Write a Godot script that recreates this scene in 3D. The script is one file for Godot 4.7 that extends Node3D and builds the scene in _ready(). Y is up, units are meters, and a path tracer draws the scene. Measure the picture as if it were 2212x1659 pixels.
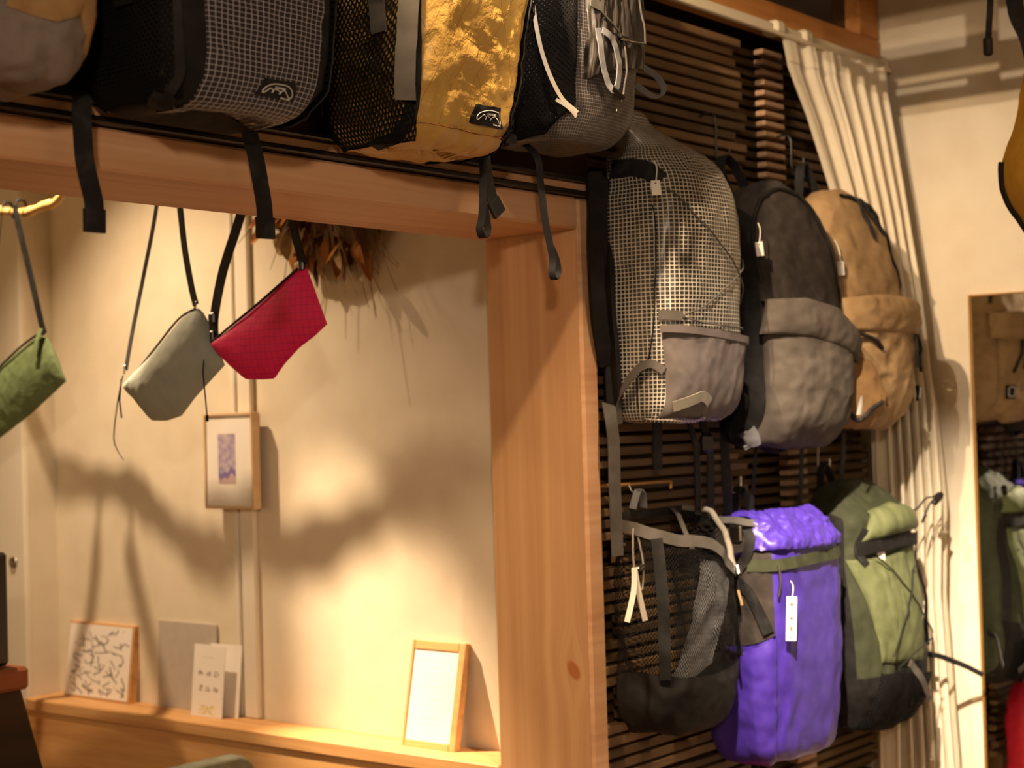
extends Node3D

var used := {}
var M := {}
var rng := RandomNumberGenerator.new()
const WARM := Color(1.0, 0.86, 0.69)
const COOL := Color(1.0, 0.90, 0.78)


# ------------------------------------------------------------------ lights, camera, order of building
func _ready():
	rng.seed = 7
	var cam := Camera3D.new()
	cam.name = "camera"
	cam.position = Vector3(-2.17455, 1.5, 1.59432)
	cam.basis = Basis(Vector3(0.626153, -0.02885, 0.779166), Vector3(0.001131, 0.999348, 0.036093), Vector3(-0.779699, -0.021718, 0.625777)).orthonormalized()
	cam.fov = 26.66
	var ca := CameraAttributesPhysical.new()
	ca.frustum_focal_length = 27.0
	ca.frustum_focus_distance = 2.28
	ca.exposure_aperture = 2.1
	cam.attributes = ca
	add_child(cam)
	cam.fov = 26.66
	cam.current = true
	var we := WorldEnvironment.new()
	we.name = "environment"
	var env := Environment.new()
	env.background_mode = Environment.BG_COLOR
	env.background_color = Color(0.02, 0.017, 0.014)
	env.tonemap_mode = Environment.TONE_MAPPER_LINEAR
	env.tonemap_exposure = 1.0
	env.sdfgi_enabled = true
	env.ssao_enabled = true
	env.ssil_enabled = true
	we.environment = env
	add_child(we)
	materials()
	# ceiling spots: position, point aimed at, energy, half angle, softness of the cone's edge, warm tint, size of the face
	lamp(Vector3(-0.52, 2.60, 0.66), Vector3(0.00, 0.90, -0.10), 2.8, 18.0, 1.0, 0.016, "black ceiling spotlight aimed at the post and the lower packs")
	lamp(Vector3(-0.80, 2.54, 0.335), Vector3(0.55, 1.45, 0.10), 4.0, 38.0, 1.0, 0.012, "black ceiling spotlight skimming along the lattice wall")
	lamp(Vector3(-0.68, 2.55, 0.75), Vector3(1.16, 0.50, 0.32), 18.0, 20.0, 1.0, 0.014, "black ceiling spotlight aimed at the mirror wall", COOL)
	lamp(Vector3(-0.90, 2.60, 0.50), Vector3(1.16, 1.90, 0.25), 1.5, 18.0, 1.0, 0.010, "added unseen ceiling spotlight that makes the wall bands through the added rack", COOL)  # extra lamp put in only to cast the bands past the rack
	lamp(Vector3(-1.0, 2.62, 0.95), Vector3(-0.48, 2.32, 0.2), 2.4, 17.0, 1.0, 0.015, "black ceiling spotlight aimed at the packs over the beam", COOL)
	lamp(Vector3(-3.0, 2.12, 2.35), Vector3(-0.9, 1.70, 0.0), 2.8, 30.0, 1.0, 0.07, "black ceiling spotlight at the far end of the shop floor", COOL)
	lamp(Vector3(-3.4, 2.60, 3.3), Vector3(-4.9, 1.0, 2.2), 6.0, 50.0, 1.0, 0.05, "added unseen ceiling spotlight for fill bounced off the far white shop wall", COOL)  # added fill lamp: its bounce softens the shade in the shop
	lamp(Vector3(-2.4, 2.60, 3.6), Vector3(-2.0, 0.6, 4.7), 6.0, 50.0, 1.0, 0.05, "added unseen ceiling spotlight for fill bounced off the wall behind the camera", COOL)  # second added fill lamp, working by bounce from this wall
	lamp(Vector3(-0.40, 2.478, -1.28), Vector3(-0.12, 0.5, -0.95), 2.6, 46.0, 1.0, 0.010, "black back room spotlight over the driftwood branch", WARM, [Vector3(0.1, 0.50, -0.28), 14.0, 12.0])
	lamp(Vector3(-2.4, 2.70, -2.4), Vector3(-4.9, 1.3, -2.2), 12.0, 50.0, 1.0, 0.05, "added unseen spotlight for fill bounced off the far back room wall")  # added fill lamp, lifts the alcove by bounced light
	room()
	alcove()
	frame()
	lattice_wall()
	mirror_wall()
	top_row()
	upper_packs()
	lower_packs()
	pouches()
	shelf_things()
	small_things()


# ------------------------------------------------------------------ naming
func numbered(n: String) -> String:
	if not used.has(n):
		used[n] = 0
		return n
	used[n] += 1
	return "%s_%03d" % [n, used[n]]


func tag(o: Node3D, label: String, category: String, group := "") -> Node3D:
	o.set_meta("label", label)
	o.set_meta("category", category)
	if group:
		o.set_meta("group", group)
	return o


func thing(called: String, label: String, category: String, at := Vector3.ZERO, yaw := 0.0, group := "") -> Node3D:
	var o := Node3D.new()
	o.name = numbered(called)
	add_child(o)
	o.position = at
	o.rotation_degrees.y = yaw
	return tag(o, label, category, group)


func part(called: String, s, m: Material, parent: Node3D, label := "") -> MeshInstance3D:
	var o := MeshInstance3D.new()
	if parent == self:
		o.name = numbered(called)
	else:
		var c: Dictionary = parent.get_meta("kids", {})
		c[called] = c.get(called, -1) + 1
		parent.set_meta("kids", c)
		o.name = called if c[called] == 0 else "%s_%03d" % [called, c[called]]
	o.mesh = s.commit() if s is Shape else s
	o.material_override = m
	parent.add_child(o, true)
	if label:
		o.set_meta("label", label)
	return o


func struct(called: String, s, m: Material, label := "", category := "") -> MeshInstance3D:
	var o := part(called, s, m, self)
	o.set_meta("kind", "structure")
	if label:
		tag(o, label, category)
	return o


# ------------------------------------------------------------------ shapes
class Shape:
	var v := PackedVector3Array()
	var n := PackedVector3Array()
	var t := PackedVector2Array()
	var ix := PackedInt32Array()

	static func normals(P: Array, wrap := false) -> Array:
		var R := P.size()
		var C: int = P[0].size()
		var out := []
		for r in R:
			var a: PackedVector3Array = P[maxi(r - 1, 0)]
			var b: PackedVector3Array = P[mini(r + 1, R - 1)]
			var row: PackedVector3Array = P[r]
			var nr := PackedVector3Array()
			nr.resize(C)
			for c in C:
				var l := c - 1
				var h := c + 1
				if l < 0: l = C - 2 if wrap else 0
				if h >= C: h = 1 if wrap else C - 1
				var du := row[h] - row[l]
				if du.length_squared() < 1e-14:
					du = (b[h] - b[l]) + (a[h] - a[l])
				var q := du.cross(b[c] - a[c])
				nr[c] = q.normalized() if q.length_squared() > 1e-22 else Vector3.UP
			out.append(nr)
		return out

	func grid(P: Array, UV := [], wrap := false, N := []) -> Shape:
		var R := P.size()
		var C: int = P[0].size()
		if N.is_empty():
			N = normals(P, wrap)
		var o := v.size()
		for r in R:
			v.append_array(P[r])
			n.append_array(N[r])
			if UV.is_empty():
				var z := PackedVector2Array()
				z.resize(C)
				for c in C: z[c] = Vector2(float(c) / (C - 1), float(r) / (R - 1))
				t.append_array(z)
			else:
				t.append_array(UV[r])
		for r in R - 1:
			for c in C - 1:
				var a := o + r * C + c
				ix.append_array([a, a + C, a + 1, a + 1, a + C, a + C + 1])
		return self

	func quad(a: Vector3, b: Vector3, c: Vector3, d: Vector3, uv := Rect2(0, 0, 1, 1)) -> Shape:
		var q := (b - a).cross(d - a).normalized()
		var o := v.size()
		v.append_array([a, b, c, d])
		n.append_array([q, q, q, q])
		t.append_array([uv.position, uv.position + Vector2(uv.size.x, 0), uv.end, uv.position + Vector2(0, uv.size.y)])
		ix.append_array([o, o + 2, o + 1, o, o + 3, o + 2])
		return self

	func tri(a: Vector3, b: Vector3, c: Vector3) -> Shape:
		var q := (b - a).cross(c - a).normalized()
		var o := v.size()
		v.append_array([a, b, c])
		n.append_array([q, q, q])
		t.append_array([Vector2.ZERO, Vector2.ZERO, Vector2.ZERO])
		ix.append_array([o, o + 2, o + 1])
		return self

	# a box with chamfered edges between two corners
	func box(lo: Vector3, hi: Vector3, e := 0.002, bs := Basis.IDENTITY, org := Vector3.ZERO) -> Shape:
		var m := (lo + hi) / 2.0
		var h := (hi - lo).abs() / 2.0
		e = minf(e, minf(h.x, minf(h.y, h.z)) * 0.9)
		var ax := [Vector3(1, 0, 0), Vector3(0, 1, 0), Vector3(0, 0, 1)]
		var X := func(p: Vector3) -> Vector3: return org + bs * (m + p)
		for k in 3:
			var i := (k + 1) % 3
			var j := (k + 2) % 3
			for s in [1.0, -1.0]:
				var c: Vector3 = ax[k] * h[k] * s
				var a: Vector3 = ax[i] * (h[i] - e)
				var b: Vector3 = ax[j] * (h[j] - e)
				if s < 0: a = -a
				quad(X.call(c - a - b), X.call(c + a - b), X.call(c + a + b), X.call(c - a + b), Rect2(0, 0, h[i] * 2, h[j] * 2))
			for s in [1.0, -1.0]:
				for w in [1.0, -1.0]:
					var p: Vector3 = ax[k] * (h[k] - e)
					var f1: Vector3 = ax[i] * h[i] * s + ax[j] * (h[j] - e) * w
					var f2: Vector3 = ax[i] * (h[i] - e) * s + ax[j] * h[j] * w
					if s * w > 0: quad(X.call(f1 - p), X.call(f2 - p), X.call(f2 + p), X.call(f1 + p))
					else: quad(X.call(f2 - p), X.call(f1 - p), X.call(f1 + p), X.call(f2 + p))
					# the quads above face the wrong way for k axes: both faces are drawn
		for sx in [1.0, -1.0]:
			for sy in [1.0, -1.0]:
				for sz in [1.0, -1.0]:
					var a := Vector3(h.x * sx, (h.y - e) * sy, (h.z - e) * sz)
					var b := Vector3((h.x - e) * sx, h.y * sy, (h.z - e) * sz)
					var c := Vector3((h.x - e) * sx, (h.y - e) * sy, h.z * sz)
					if sx * sy * sz > 0: tri(X.call(a), X.call(b), X.call(c))
					else: tri(X.call(a), X.call(c), X.call(b))
		return self

	func tube(path: PackedVector3Array, radius, sides := 8, cap := true) -> Shape:
		var P := []
		var N := []
		var UV := []
		var up := Vector3.ZERO
		var len := 0.0
		for i in path.size():
			var d := (path[mini(i + 1, path.size() - 1)] - path[maxi(i - 1, 0)]).normalized()
			if up == Vector3.ZERO:
				up = d.cross(Vector3(0.31, 0.93, 0.2)).normalized()
			up = (up - d * up.dot(d)).normalized()
			var w := d.cross(up)
			var r: float = radius if radius is float else radius[i]
			if i > 0: len += path[i].distance_to(path[i - 1])
			var rings := [r]
			if cap and i == 0: rings = [0.0, r]
			if cap and i == path.size() - 1: rings = [r, 0.0]
			for rr in rings:
				var row := PackedVector3Array()
				var nr := PackedVector3Array()
				var ur := PackedVector2Array()
				for k in sides + 1:
					var a := TAU * k / sides
					var q := up * cos(a) + w * sin(a)
					row.append(path[i] + q * rr)
					nr.append(q)
					ur.append(Vector2(len, r * a))
				P.append(row)
				N.append(nr)
				UV.append(ur)
		return grid(P, UV, true, N)

	# a flat band: points, the direction across it at every point, width (or widths), thickness
	func band(path: PackedVector3Array, across, width, thick := 0.0016) -> Shape:
		var F := []
		var B := []
		var E1 := []
		var E2 := []
		var UV := []
		var len := 0.0
		for i in path.size():
			var d := (path[mini(i + 1, path.size() - 1)] - path[maxi(i - 1, 0)]).normalized()
			var c: Vector3 = across[i] if across is PackedVector3Array else across
			c = (c - d * c.dot(d)).normalized()
			var u := d.cross(c) * thick / -2.0
			var w: float = (width if width is float else width[i]) / 2.0
			if i > 0: len += path[i].distance_to(path[i - 1])
			var p := path[i]
			F.append(PackedVector3Array([p - c * w + u, p + c * w + u]))
			B.append(PackedVector3Array([p + c * w - u, p - c * w - u]))
			E1.append(PackedVector3Array([p + c * w + u, p + c * w - u]))
			E2.append(PackedVector3Array([p - c * w - u, p - c * w + u]))
			UV.append(PackedVector2Array([Vector2(0, len), Vector2(w * 2, len)]))
		for g in [F, B, E1, E2]:
			grid(g, UV)
		for k in [0, path.size() - 1]:
			quad(F[k][0], F[k][1], B[k][0], B[k][1])
		return self

	func lathe(profile: PackedVector2Array, sides := 24, at := Transform3D.IDENTITY) -> Shape:
		var P := []
		for p in profile:
			var row := PackedVector3Array()
			for k in sides + 1:
				var a := -TAU * k / sides
				row.append(at * Vector3(p.x * cos(a), p.y, p.x * sin(a)))
			P.append(row)
		return grid(P, [], true)

	func commit() -> ArrayMesh:
		var a := []
		a.resize(Mesh.ARRAY_MAX)
		a[Mesh.ARRAY_VERTEX] = v
		a[Mesh.ARRAY_NORMAL] = n
		a[Mesh.ARRAY_TEX_UV] = t
		a[Mesh.ARRAY_INDEX] = ix
		var m := ArrayMesh.new()
		m.add_surface_from_arrays(Mesh.PRIMITIVE_TRIANGLES, a)
		return m


static func smooth(pts: PackedVector3Array, per := 6) -> PackedVector3Array:
	var out := PackedVector3Array()
	var K := pts.size()
	for i in K - 1:
		for j in per:
			out.append(pts[i].cubic_interpolate(pts[i + 1], pts[maxi(i - 1, 0)], pts[mini(i + 2, K - 1)], float(j) / per))
	out.append(pts[K - 1])
	return out


static func line_at(pts: PackedVector2Array, u: float) -> Vector2:
	var f := u * (pts.size() - 1)
	var i := mini(int(f), pts.size() - 2)
	return pts[i].lerp(pts[i + 1], f - i)


# ------------------------------------------------------------------ soft bags: a loft of rounded sections, and things sewn on its surface
class Bag:
	var rows := []      # [y, half width, z front, z back, roundness, centre x]
	var amp := 0.004
	var f := Vector3(14, 9, 14)
	var noise := FastNoiseLite.new()
	var mid := 0.45

	func _init(r: Array, seed_ := 1, amp_ := 0.004, f_ := Vector3(14, 9, 14)):
		rows = r
		amp = amp_
		f = f_
		noise.seed = seed_
		noise.noise_type = FastNoiseLite.TYPE_SIMPLEX_SMOOTH
		noise.frequency = 1.0
		noise.fractal_type = FastNoiseLite.FRACTAL_FBM
		noise.fractal_octaves = 3

	func row(s: float) -> PackedFloat32Array:
		var K := rows.size()
		s = clampf(s, 0.0, K - 1.0)
		var i := mini(int(s), K - 2)
		var x := s - i
		var out := PackedFloat32Array()
		for k in 6:
			var a: float = rows[i][k]
			var b: float = rows[i + 1][k]
			var p: float = rows[maxi(i - 1, 0)][k]
			var q: float = rows[mini(i + 2, K - 1)][k]
			var m1 := (b - p) * 0.5
			var m2 := (q - a) * 0.5
			if (b - a) * (a - p) <= 0: m1 = 0.0
			if (q - b) * (b - a) <= 0: m2 = 0.0
			var x2 := x * x
			var x3 := x2 * x
			out.append((2 * x3 - 3 * x2 + 1) * a + (x3 - 2 * x2 + x) * m1 + (-2 * x3 + 3 * x2) * b + (x3 - x2) * m2)
		return out

	func raw(phi: float, r: PackedFloat32Array) -> Vector3:
		var c := cos(phi)
		var s := sin(phi)
		var e := 2.0 / (r[4] if s >= 0 else 7.0)
		var zm := lerpf(r[3], r[2], mid)
		var z := zm + ((r[2] - zm) if s >= 0 else (zm - r[3])) * signf(s) * pow(absf(s), e)
		return Vector3(r[5] + r[1] * signf(c) * pow(absf(c), e), r[0], z)

	func s_y(y: float) -> float:
		var K := rows.size()
		if y < rows[1][0]:
			return clampf(1.0 - (rows[1][0] - y) / 0.1, 0.02, 1.0)
		if y > rows[K - 2][0]:
			return clampf(K - 2 + (y - rows[K - 2][0]) / 0.1, K - 2, K - 1.02)
		var a := 1.0
		var b := K - 2.0
		for k in 16:
			var m := (a + b) / 2
			if row(m)[0] < y: a = m
			else: b = m
		return (a + b) / 2

	# front: q = (x, y); side: q = (degrees round, y)
	func raw_q(q: Vector2, side: bool) -> Vector3:
		var r := row(s_y(q.y))
		if side:
			return raw(deg_to_rad(q.x), r)
		var k := clampf((q.x - r[5]) / maxf(r[1], 1e-4), -1.0, 1.0)
		return raw(acos(signf(k) * pow(absf(k), r[4] / 2.0)), r)

	func wrinkle(p: Vector3) -> float:
		var a := noise.get_noise_3d(p.x * f.x, p.y * f.y, p.z * f.z)
		var b := noise.get_noise_3d(p.x * f.x * 2.3 + 31.0, p.y * f.y * 2.3, p.z * f.z * 2.3)
		return amp * ((1.0 - 2.2 * absf(a)) * 0.8 + 0.5 * b)

	func spot(q: Vector2, side := false, off := 0.0) -> Array:   # [point, normal]
		var e := 2.0 if side else 0.004
		var p := raw_q(q, side)
		var du := raw_q(q + Vector2(e, 0), side) - raw_q(q - Vector2(e, 0), side)
		if side: du = -du
		var dv := raw_q(q + Vector2(0, 0.004), side) - raw_q(q - Vector2(0, 0.004), side)
		var nn := du.cross(dv).normalized()
		return [p + nn * (wrinkle(p) + off), nn]

	func cover(P: Array, off, wrap := false) -> Array:
		var N := Shape.normals(P, wrap)
		for r in P.size():
			var row_: PackedVector3Array = P[r]
			var nr: PackedVector3Array = N[r]
			for c in row_.size():
				row_[c] += nr[c] * (wrinkle(row_[c]) + (off if off is float else off[r][c]))
			P[r] = row_
		return P

	static func lengths(P: Array) -> Array:
		var R := P.size()
		var C: int = P[0].size()
		var us := PackedFloat32Array([0.0])
		for c in C - 1: us.append(us[c] + P[R / 2][c].distance_to(P[R / 2][c + 1]))
		var vs := PackedFloat32Array([0.0])
		for r in R - 1: vs.append(vs[r] + P[r][C / 2].distance_to(P[r + 1][C / 2]))
		var UV := []
		for r in R:
			var ur := PackedVector2Array()
			for c in C: ur.append(Vector2(us[c] - us[C / 2], -vs[r]))
			UV.append(ur)
		return UV

	func body(nu := 88, per := 9) -> Shape:
		var P := []
		for r in (rows.size() - 1) * per + 1:
			var rw := row(float(r) / per)
			var line := PackedVector3Array()
			for c in nu + 1:
				line.append(raw(TAU * 0.75 - TAU * c / nu + TAU, rw))
			P.append(line)
		var UV := lengths(P)
		P = cover(P, 0.0, true)
		return Shape.new().grid(P, UV, true)

	# cloth sewn on: lo and hi are its lower and upper edge; off stands it off, puff swells it, open keeps the upper edge swollen
	func patch(lo: PackedVector2Array, hi: PackedVector2Array, off := 0.003, puff := 0.0, side := false, nu := 40, nv := 40, open := false, sink := -0.006) -> Shape:
		var P := []
		var O := []
		for r in nv + 1:
			var vv := float(r) / nv
			var line := PackedVector3Array()
			var ol := PackedFloat32Array()
			for c in nu + 1:
				var uu := float(c) / nu
				var a := _poly(lo, uu)
				var b := _poly(hi, uu)
				line.append(raw_q(a.lerp(b, vv), side))
				var g := pow(maxf(0.0, 4 * uu * (1 - uu)), 0.45)
				g *= pow(sin(vv * PI * 0.5), 0.5) if open else pow(maxf(0.0, 4 * vv * (1 - vv)), 0.45)
				ol.append(off + puff * g)
			P.append(line)
			O.append(ol)
		var UV := lengths(P)
		P = cover(P, O)
		var N := Shape.normals(P)
		# a turned-in hem all round
		var P2 := []
		var N2 := []
		var U2 := []
		for r in nv + 3:
			var line := PackedVector3Array()
			var nl := PackedVector3Array()
			var ul := PackedVector2Array()
			for c in nu + 3:
				var rr := clampi(r - 1, 0, nv)
				var cc := clampi(c - 1, 0, nu)
				var hem: bool = r == 0 or c == 0 or r == nv + 2 or c == nu + 2
				line.append(P[rr][cc] + (N[rr][cc] * (sink if not open or r < nv + 2 else -0.0015) if hem else Vector3.ZERO))
				nl.append(N[rr][cc])
				ul.append(UV[rr][cc])
			P2.append(line)
			N2.append(nl)
			U2.append(ul)
		return Shape.new().grid(P2, U2, false, N2)

	func _poly(pts: PackedVector2Array, u: float) -> Vector2:
		var g := u * (pts.size() - 1)
		var i := mini(int(g), pts.size() - 2)
		return pts[i].lerp(pts[i + 1], g - i)

	func path(pts: PackedVector2Array, side := false, off := 0.003, per := 8) -> Array:
		var p := PackedVector3Array()
		var nn := PackedVector3Array()
		for i in pts.size() - 1:
			for j in per + (1 if i == pts.size() - 2 else 0):
				var s := spot(pts[i].cubic_interpolate(pts[i + 1], pts[maxi(i - 1, 0)], pts[mini(i + 2, pts.size() - 1)], float(j) / per), side, off)
				p.append(s[0])
				nn.append(s[1])
		return [p, nn]

	func strap(pts: PackedVector2Array, width := 0.02, side := false, off := 0.004, thick := 0.0018) -> Shape:
		var q := path(pts, side, off)
		var ac := PackedVector3Array()
		for i in q[0].size():
			var d: Vector3 = q[0][mini(i + 1, q[0].size() - 1)] - q[0][maxi(i - 1, 0)]
			ac.append(q[1][i].cross(d).normalized())
		return Shape.new().band(q[0], ac, width, thick)

	func cord(pts: PackedVector2Array, radius := 0.0015, side := false, off := 0.003) -> Shape:
		return Shape.new().tube(path(pts, side, off)[0], radius, 6)


static func v2(a: Array) -> PackedVector2Array:
	var p := PackedVector2Array()
	for k in range(0, a.size(), 2): p.append(Vector2(a[k], a[k + 1]))
	return p


static func v3(a: Array) -> PackedVector3Array:
	var p := PackedVector3Array()
	for k in range(0, a.size(), 3): p.append(Vector3(a[k], a[k + 1], a[k + 2]))
	return p


# a stuffed flat shape between a lower and an upper edge, in its own x and y, swelling towards z
func pillow(lo: PackedVector2Array, hi: PackedVector2Array, puff: float, peak := 0.5, seed_ := 3, amp := 0.002) -> Shape:
	var ns := FastNoiseLite.new()
	ns.seed = seed_
	ns.frequency = 16.0
	var nu := 44
	var nv := 36
	var s := Shape.new()
	for f in [1.0, -1.0]:
		var P := []
		var UV := []
		for r in nv + 1:
			var vv := float(r) / nv
			var line := PackedVector3Array()
			var ul := PackedVector2Array()
			for c in nu + 1:
				var uu := float(c) / nu if f > 0 else 1.0 - float(c) / nu
				var q := line_at(lo, uu).lerp(line_at(hi, uu), vv)
				var k := vv / peak if vv < peak else (1 - vv) / (1 - peak)
				var g := pow(maxf(0, 4 * uu * (1 - uu)), 0.5) * pow(sin(k * PI / 2), 0.8)
				var w := ns.get_noise_2d(q.x, q.y * 0.8)
				line.append(Vector3(q.x, q.y, f * (puff * g * (1.0 if f > 0 else 0.7) + amp * (1 - 2 * absf(w)) * minf(1.0, g * 3))))
				ul.append(q)
			P.append(line)
			UV.append(ul)
		s.grid(P, UV)
	return s


# ------------------------------------------------------------------ materials
func image_tex(w: int, h: int, fn: Callable) -> ImageTexture:
	var im := Image.create(w, h, false, Image.FORMAT_RGBA8)
	for y in h:
		for x in w:
			im.set_pixel(x, y, fn.call(x, y))
	im.generate_mipmaps()
	return ImageTexture.create_from_image(im)


func c8(r: int, g: int, b: int) -> Color:
	return Color8(r, g, b)


func mat(name_: String, col: Color, rough := 0.8, spec := 0.4) -> StandardMaterial3D:
	var m := StandardMaterial3D.new()
	m.resource_name = name_
	m.albedo_color = col
	m.roughness = rough
	m.metallic_specular = spec
	M[name_] = m
	return m


func noise_tex(seed_: int, freq: float, cols: Array, warp := 0.0, size := 256, stops := []) -> NoiseTexture2D:
	var nz := FastNoiseLite.new()
	nz.seed = seed_
	nz.frequency = freq
	nz.fractal_octaves = 4
	if warp > 0:
		nz.domain_warp_enabled = true
		nz.domain_warp_amplitude = warp
		nz.domain_warp_frequency = freq
	var t := NoiseTexture2D.new()
	t.width = size
	t.height = size
	t.seamless = true
	t.noise = nz
	var g := Gradient.new()
	var off := PackedFloat32Array()
	for k in cols.size(): off.append(stops[k] if stops else float(k) / (cols.size() - 1))
	g.offsets = off
	g.colors = PackedColorArray(cols)
	t.color_ramp = g
	return t


func wood(name_: String, seed_: int, cols: Array, scale: Vector3, rough := 0.55) -> StandardMaterial3D:
	var m := mat(name_, Color.WHITE, rough, 0.35)
	m.albedo_texture = noise_tex(seed_, 0.012, cols, 20.0)
	m.uv1_triplanar = true
	m.uv1_world_triplanar = true
	m.uv1_scale = scale
	return m


# woven cloth with a coarse crinkle
func cloth(name_: String, col: Color, rough := 0.75, spec := 0.35, mottle := 0.12) -> StandardMaterial3D:
	var m := mat(name_, Color.WHITE, rough, spec)
	m.albedo_texture = noise_tex(name_.hash() % 1000, 0.03, [col.darkened(mottle), col, col.lightened(mottle * 0.6)], 0.0, 128)
	m.uv1_triplanar = true
	m.uv1_scale = Vector3(7, 7, 7)
	return m


# ripstop: a dark or light cell with a thread grid
func ripstop(name_: String, base: Color, thread: Color, cell: Vector2, line := 3, rough := 0.5, spec := 0.5, soft := 0.25) -> StandardMaterial3D:
	var m := mat(name_, Color.WHITE, rough, spec)
	var g := RandomNumberGenerator.new()
	g.seed = 5
	m.albedo_texture = image_tex(64, 64, func(x, y):
		var px: int = x % 32
		var py: int = y % 32
		var on: bool = px < line or py < line
		var k: float = g.randf_range(-0.06, 0.06)
		var weave := 0.92 + 0.16 * float((x + y) % 2)
		return (thread * (1.0 + k) if on else base * weave * (1.0 + k)).clamp() if true else base)
	m.uv1_scale = Vector3(0.5 / cell.x, 0.5 / cell.y, 1)
	return m


func net(name_: String, col: Color, cell: float, hole := 0.36, rough := 0.6) -> StandardMaterial3D:
	var m := mat(name_, Color.WHITE, 0.85, 0.2)
	m.albedo_texture = image_tex(32, 48, func(x, y):
		var a := Vector2((x - 8) / 32.0, (y - 12) / 32.0)
		var b := Vector2((x - 24) / 32.0, (y - 36) / 32.0)
		var inside: bool = Vector2(a.x, a.y * 0.72).length() < hole * 0.62 or Vector2(b.x, b.y * 0.72).length() < hole * 0.62
		return Color(col, 0.0 if inside else 1.0))
	m.transparency = BaseMaterial3D.TRANSPARENCY_ALPHA_SCISSOR
	m.alpha_scissor_threshold = 0.5
	m.cull_mode = BaseMaterial3D.CULL_DISABLED
	m.uv1_scale = Vector3(1.0 / cell, 1.0 / (cell * 1.5), 1)
	return m


func materials():
	wood("beam_wood", 11, [c8(188, 138, 100), c8(206, 158, 118), c8(214, 170, 132), c8(196, 146, 106)], Vector3(0.22, 5, 5))
	wood("shelf_wood", 17, [c8(184, 132, 82), c8(204, 154, 100), c8(214, 168, 114), c8(192, 142, 92)], Vector3(5, 5, 0.3))
	wood("pale_wood", 19, [c8(206, 176, 136), c8(222, 194, 154)], Vector3(5, 5, 1), 0.6)
	wood("transom_wood", 23, [c8(176, 116, 62), c8(196, 136, 78), c8(206, 148, 88)], Vector3(0.25, 6, 6))
	wood("dark_wood", 29, [c8(38, 26, 18), c8(54, 37, 25), c8(64, 45, 30)], Vector3(0.4, 4, 4), 0.7)
	wood("brown_wood", 31, [c8(128, 70, 38), c8(150, 86, 50)], Vector3(0.5, 6, 6))
	var tones := [[c8(112, 88, 60), c8(130, 102, 72)], [c8(92, 72, 48), c8(112, 88, 60)], [c8(158, 126, 98), c8(176, 144, 114)], [c8(80, 62, 44), c8(98, 78, 56)]]
	for k in 4:
		wood("slat_%d" % k, 41 + k, tones[k], Vector3(0.6, 9, 9), 0.7)
	jamb_wood()
	var w := mat("plaster", Color.WHITE, 0.92, 0.25)
	w.albedo_texture = noise_tex(3, 0.02, [c8(218, 206, 184), c8(225, 214, 193), c8(229, 219, 199)], 0.0)
	w.uv1_triplanar = true
	w.uv1_world_triplanar = true
	w.uv1_scale = Vector3(1.3, 1.3, 1.3)
	var fl := mat("floor_wood", Color.WHITE, 0.6)
	fl.albedo_texture = noise_tex(5, 0.015, [c8(158, 124, 92), c8(180, 146, 112)], 10.0)
	fl.uv1_triplanar = true
	fl.uv1_world_triplanar = true
	fl.uv1_scale = Vector3(0.3, 4, 4)
	mat("white_door", c8(232, 226, 212), 0.5)
	mat("duct_white", c8(228, 220, 204), 0.6)
	mat("rail_white", c8(214, 202, 176), 0.4)
	mat("black_metal", c8(22, 20, 19), 0.35, 0.5)
	var st := mat("steel", c8(176, 174, 170), 0.25)
	st.metallic = 1.0
	var bz := mat("gilt", c8(196, 150, 80), 0.35)
	bz.metallic = 0.6
	var mi := mat("mirror_glass", c8(238, 240, 238), 0.02)
	mi.metallic = 1.0
	var dg := mat("dark_glass", c8(46, 40, 38), 0.12, 0.5)
	dg.metallic = 0.0
	mat("paper", c8(236, 230, 222), 0.85)
	mat("tag_card", c8(240, 238, 232), 0.8)
	mat("string_white", c8(226, 224, 216), 0.8)
	mat("label_black", c8(26, 24, 26), 0.8)
	mat("label_white", c8(232, 230, 226), 0.7)
	cloth("black_cloth", c8(23, 21, 21), 0.8, 0.35)
	cloth("black_web", c8(22, 21, 22), 0.7, 0.4, 0.2)
	cloth("grey_web", c8(128, 122, 112), 0.75, 0.35, 0.1)
	cloth("dark_grey_web", c8(84, 80, 76), 0.7, 0.4, 0.1)
	cloth("silver_web", c8(126, 127, 130), 0.45, 0.5, 0.05)
	cloth("elastic", c8(206, 200, 188), 0.6, 0.4, 0.05)
	cloth("taupe", c8(128, 118, 112), 0.8, 0.3)
	cloth("tan", c8(160, 126, 84), 0.8, 0.3)
	cloth("charcoal", c8(84, 77, 70), 0.85, 0.25)
	cloth("charcoal_dark", c8(56, 51, 48), 0.85, 0.25)
	cloth("khaki", c8(152, 125, 90), 0.82, 0.3)
	cloth("khaki_dark", c8(138, 106, 68), 0.82, 0.3)
	cloth("purple", c8(70, 48, 160), 0.42, 0.5, 0.08)
	cloth("purple_dark", c8(62, 44, 132), 0.5, 0.5, 0.08)
	cloth("olive", c8(94, 101, 68), 0.7, 0.35)
	cloth("olive_dark", c8(56, 60, 42), 0.75, 0.35)
	cloth("stretch_grey", c8(98, 91, 90), 0.7, 0.4, 0.06)
	cloth("pouch_grey", c8(150, 156, 148), 0.7, 0.35, 0.06)
	cloth("pouch_green", c8(104, 122, 84), 0.7, 0.35, 0.08)
	cloth("pouch_red", c8(204, 22, 66), 0.6, 0.4, 0.06)
	cloth("yellow", c8(216, 172, 66), 0.7, 0.35, 0.08)
	cloth("chair_cloth", c8(122, 126, 112), 0.85, 0.3)
	cloth("red_cloth", c8(196, 26, 48), 0.6, 0.4)
	var cu := cloth("curtain", c8(228, 218, 196), 0.8, 0.3, 0.04)
	cu.backlight_enabled = true
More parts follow.
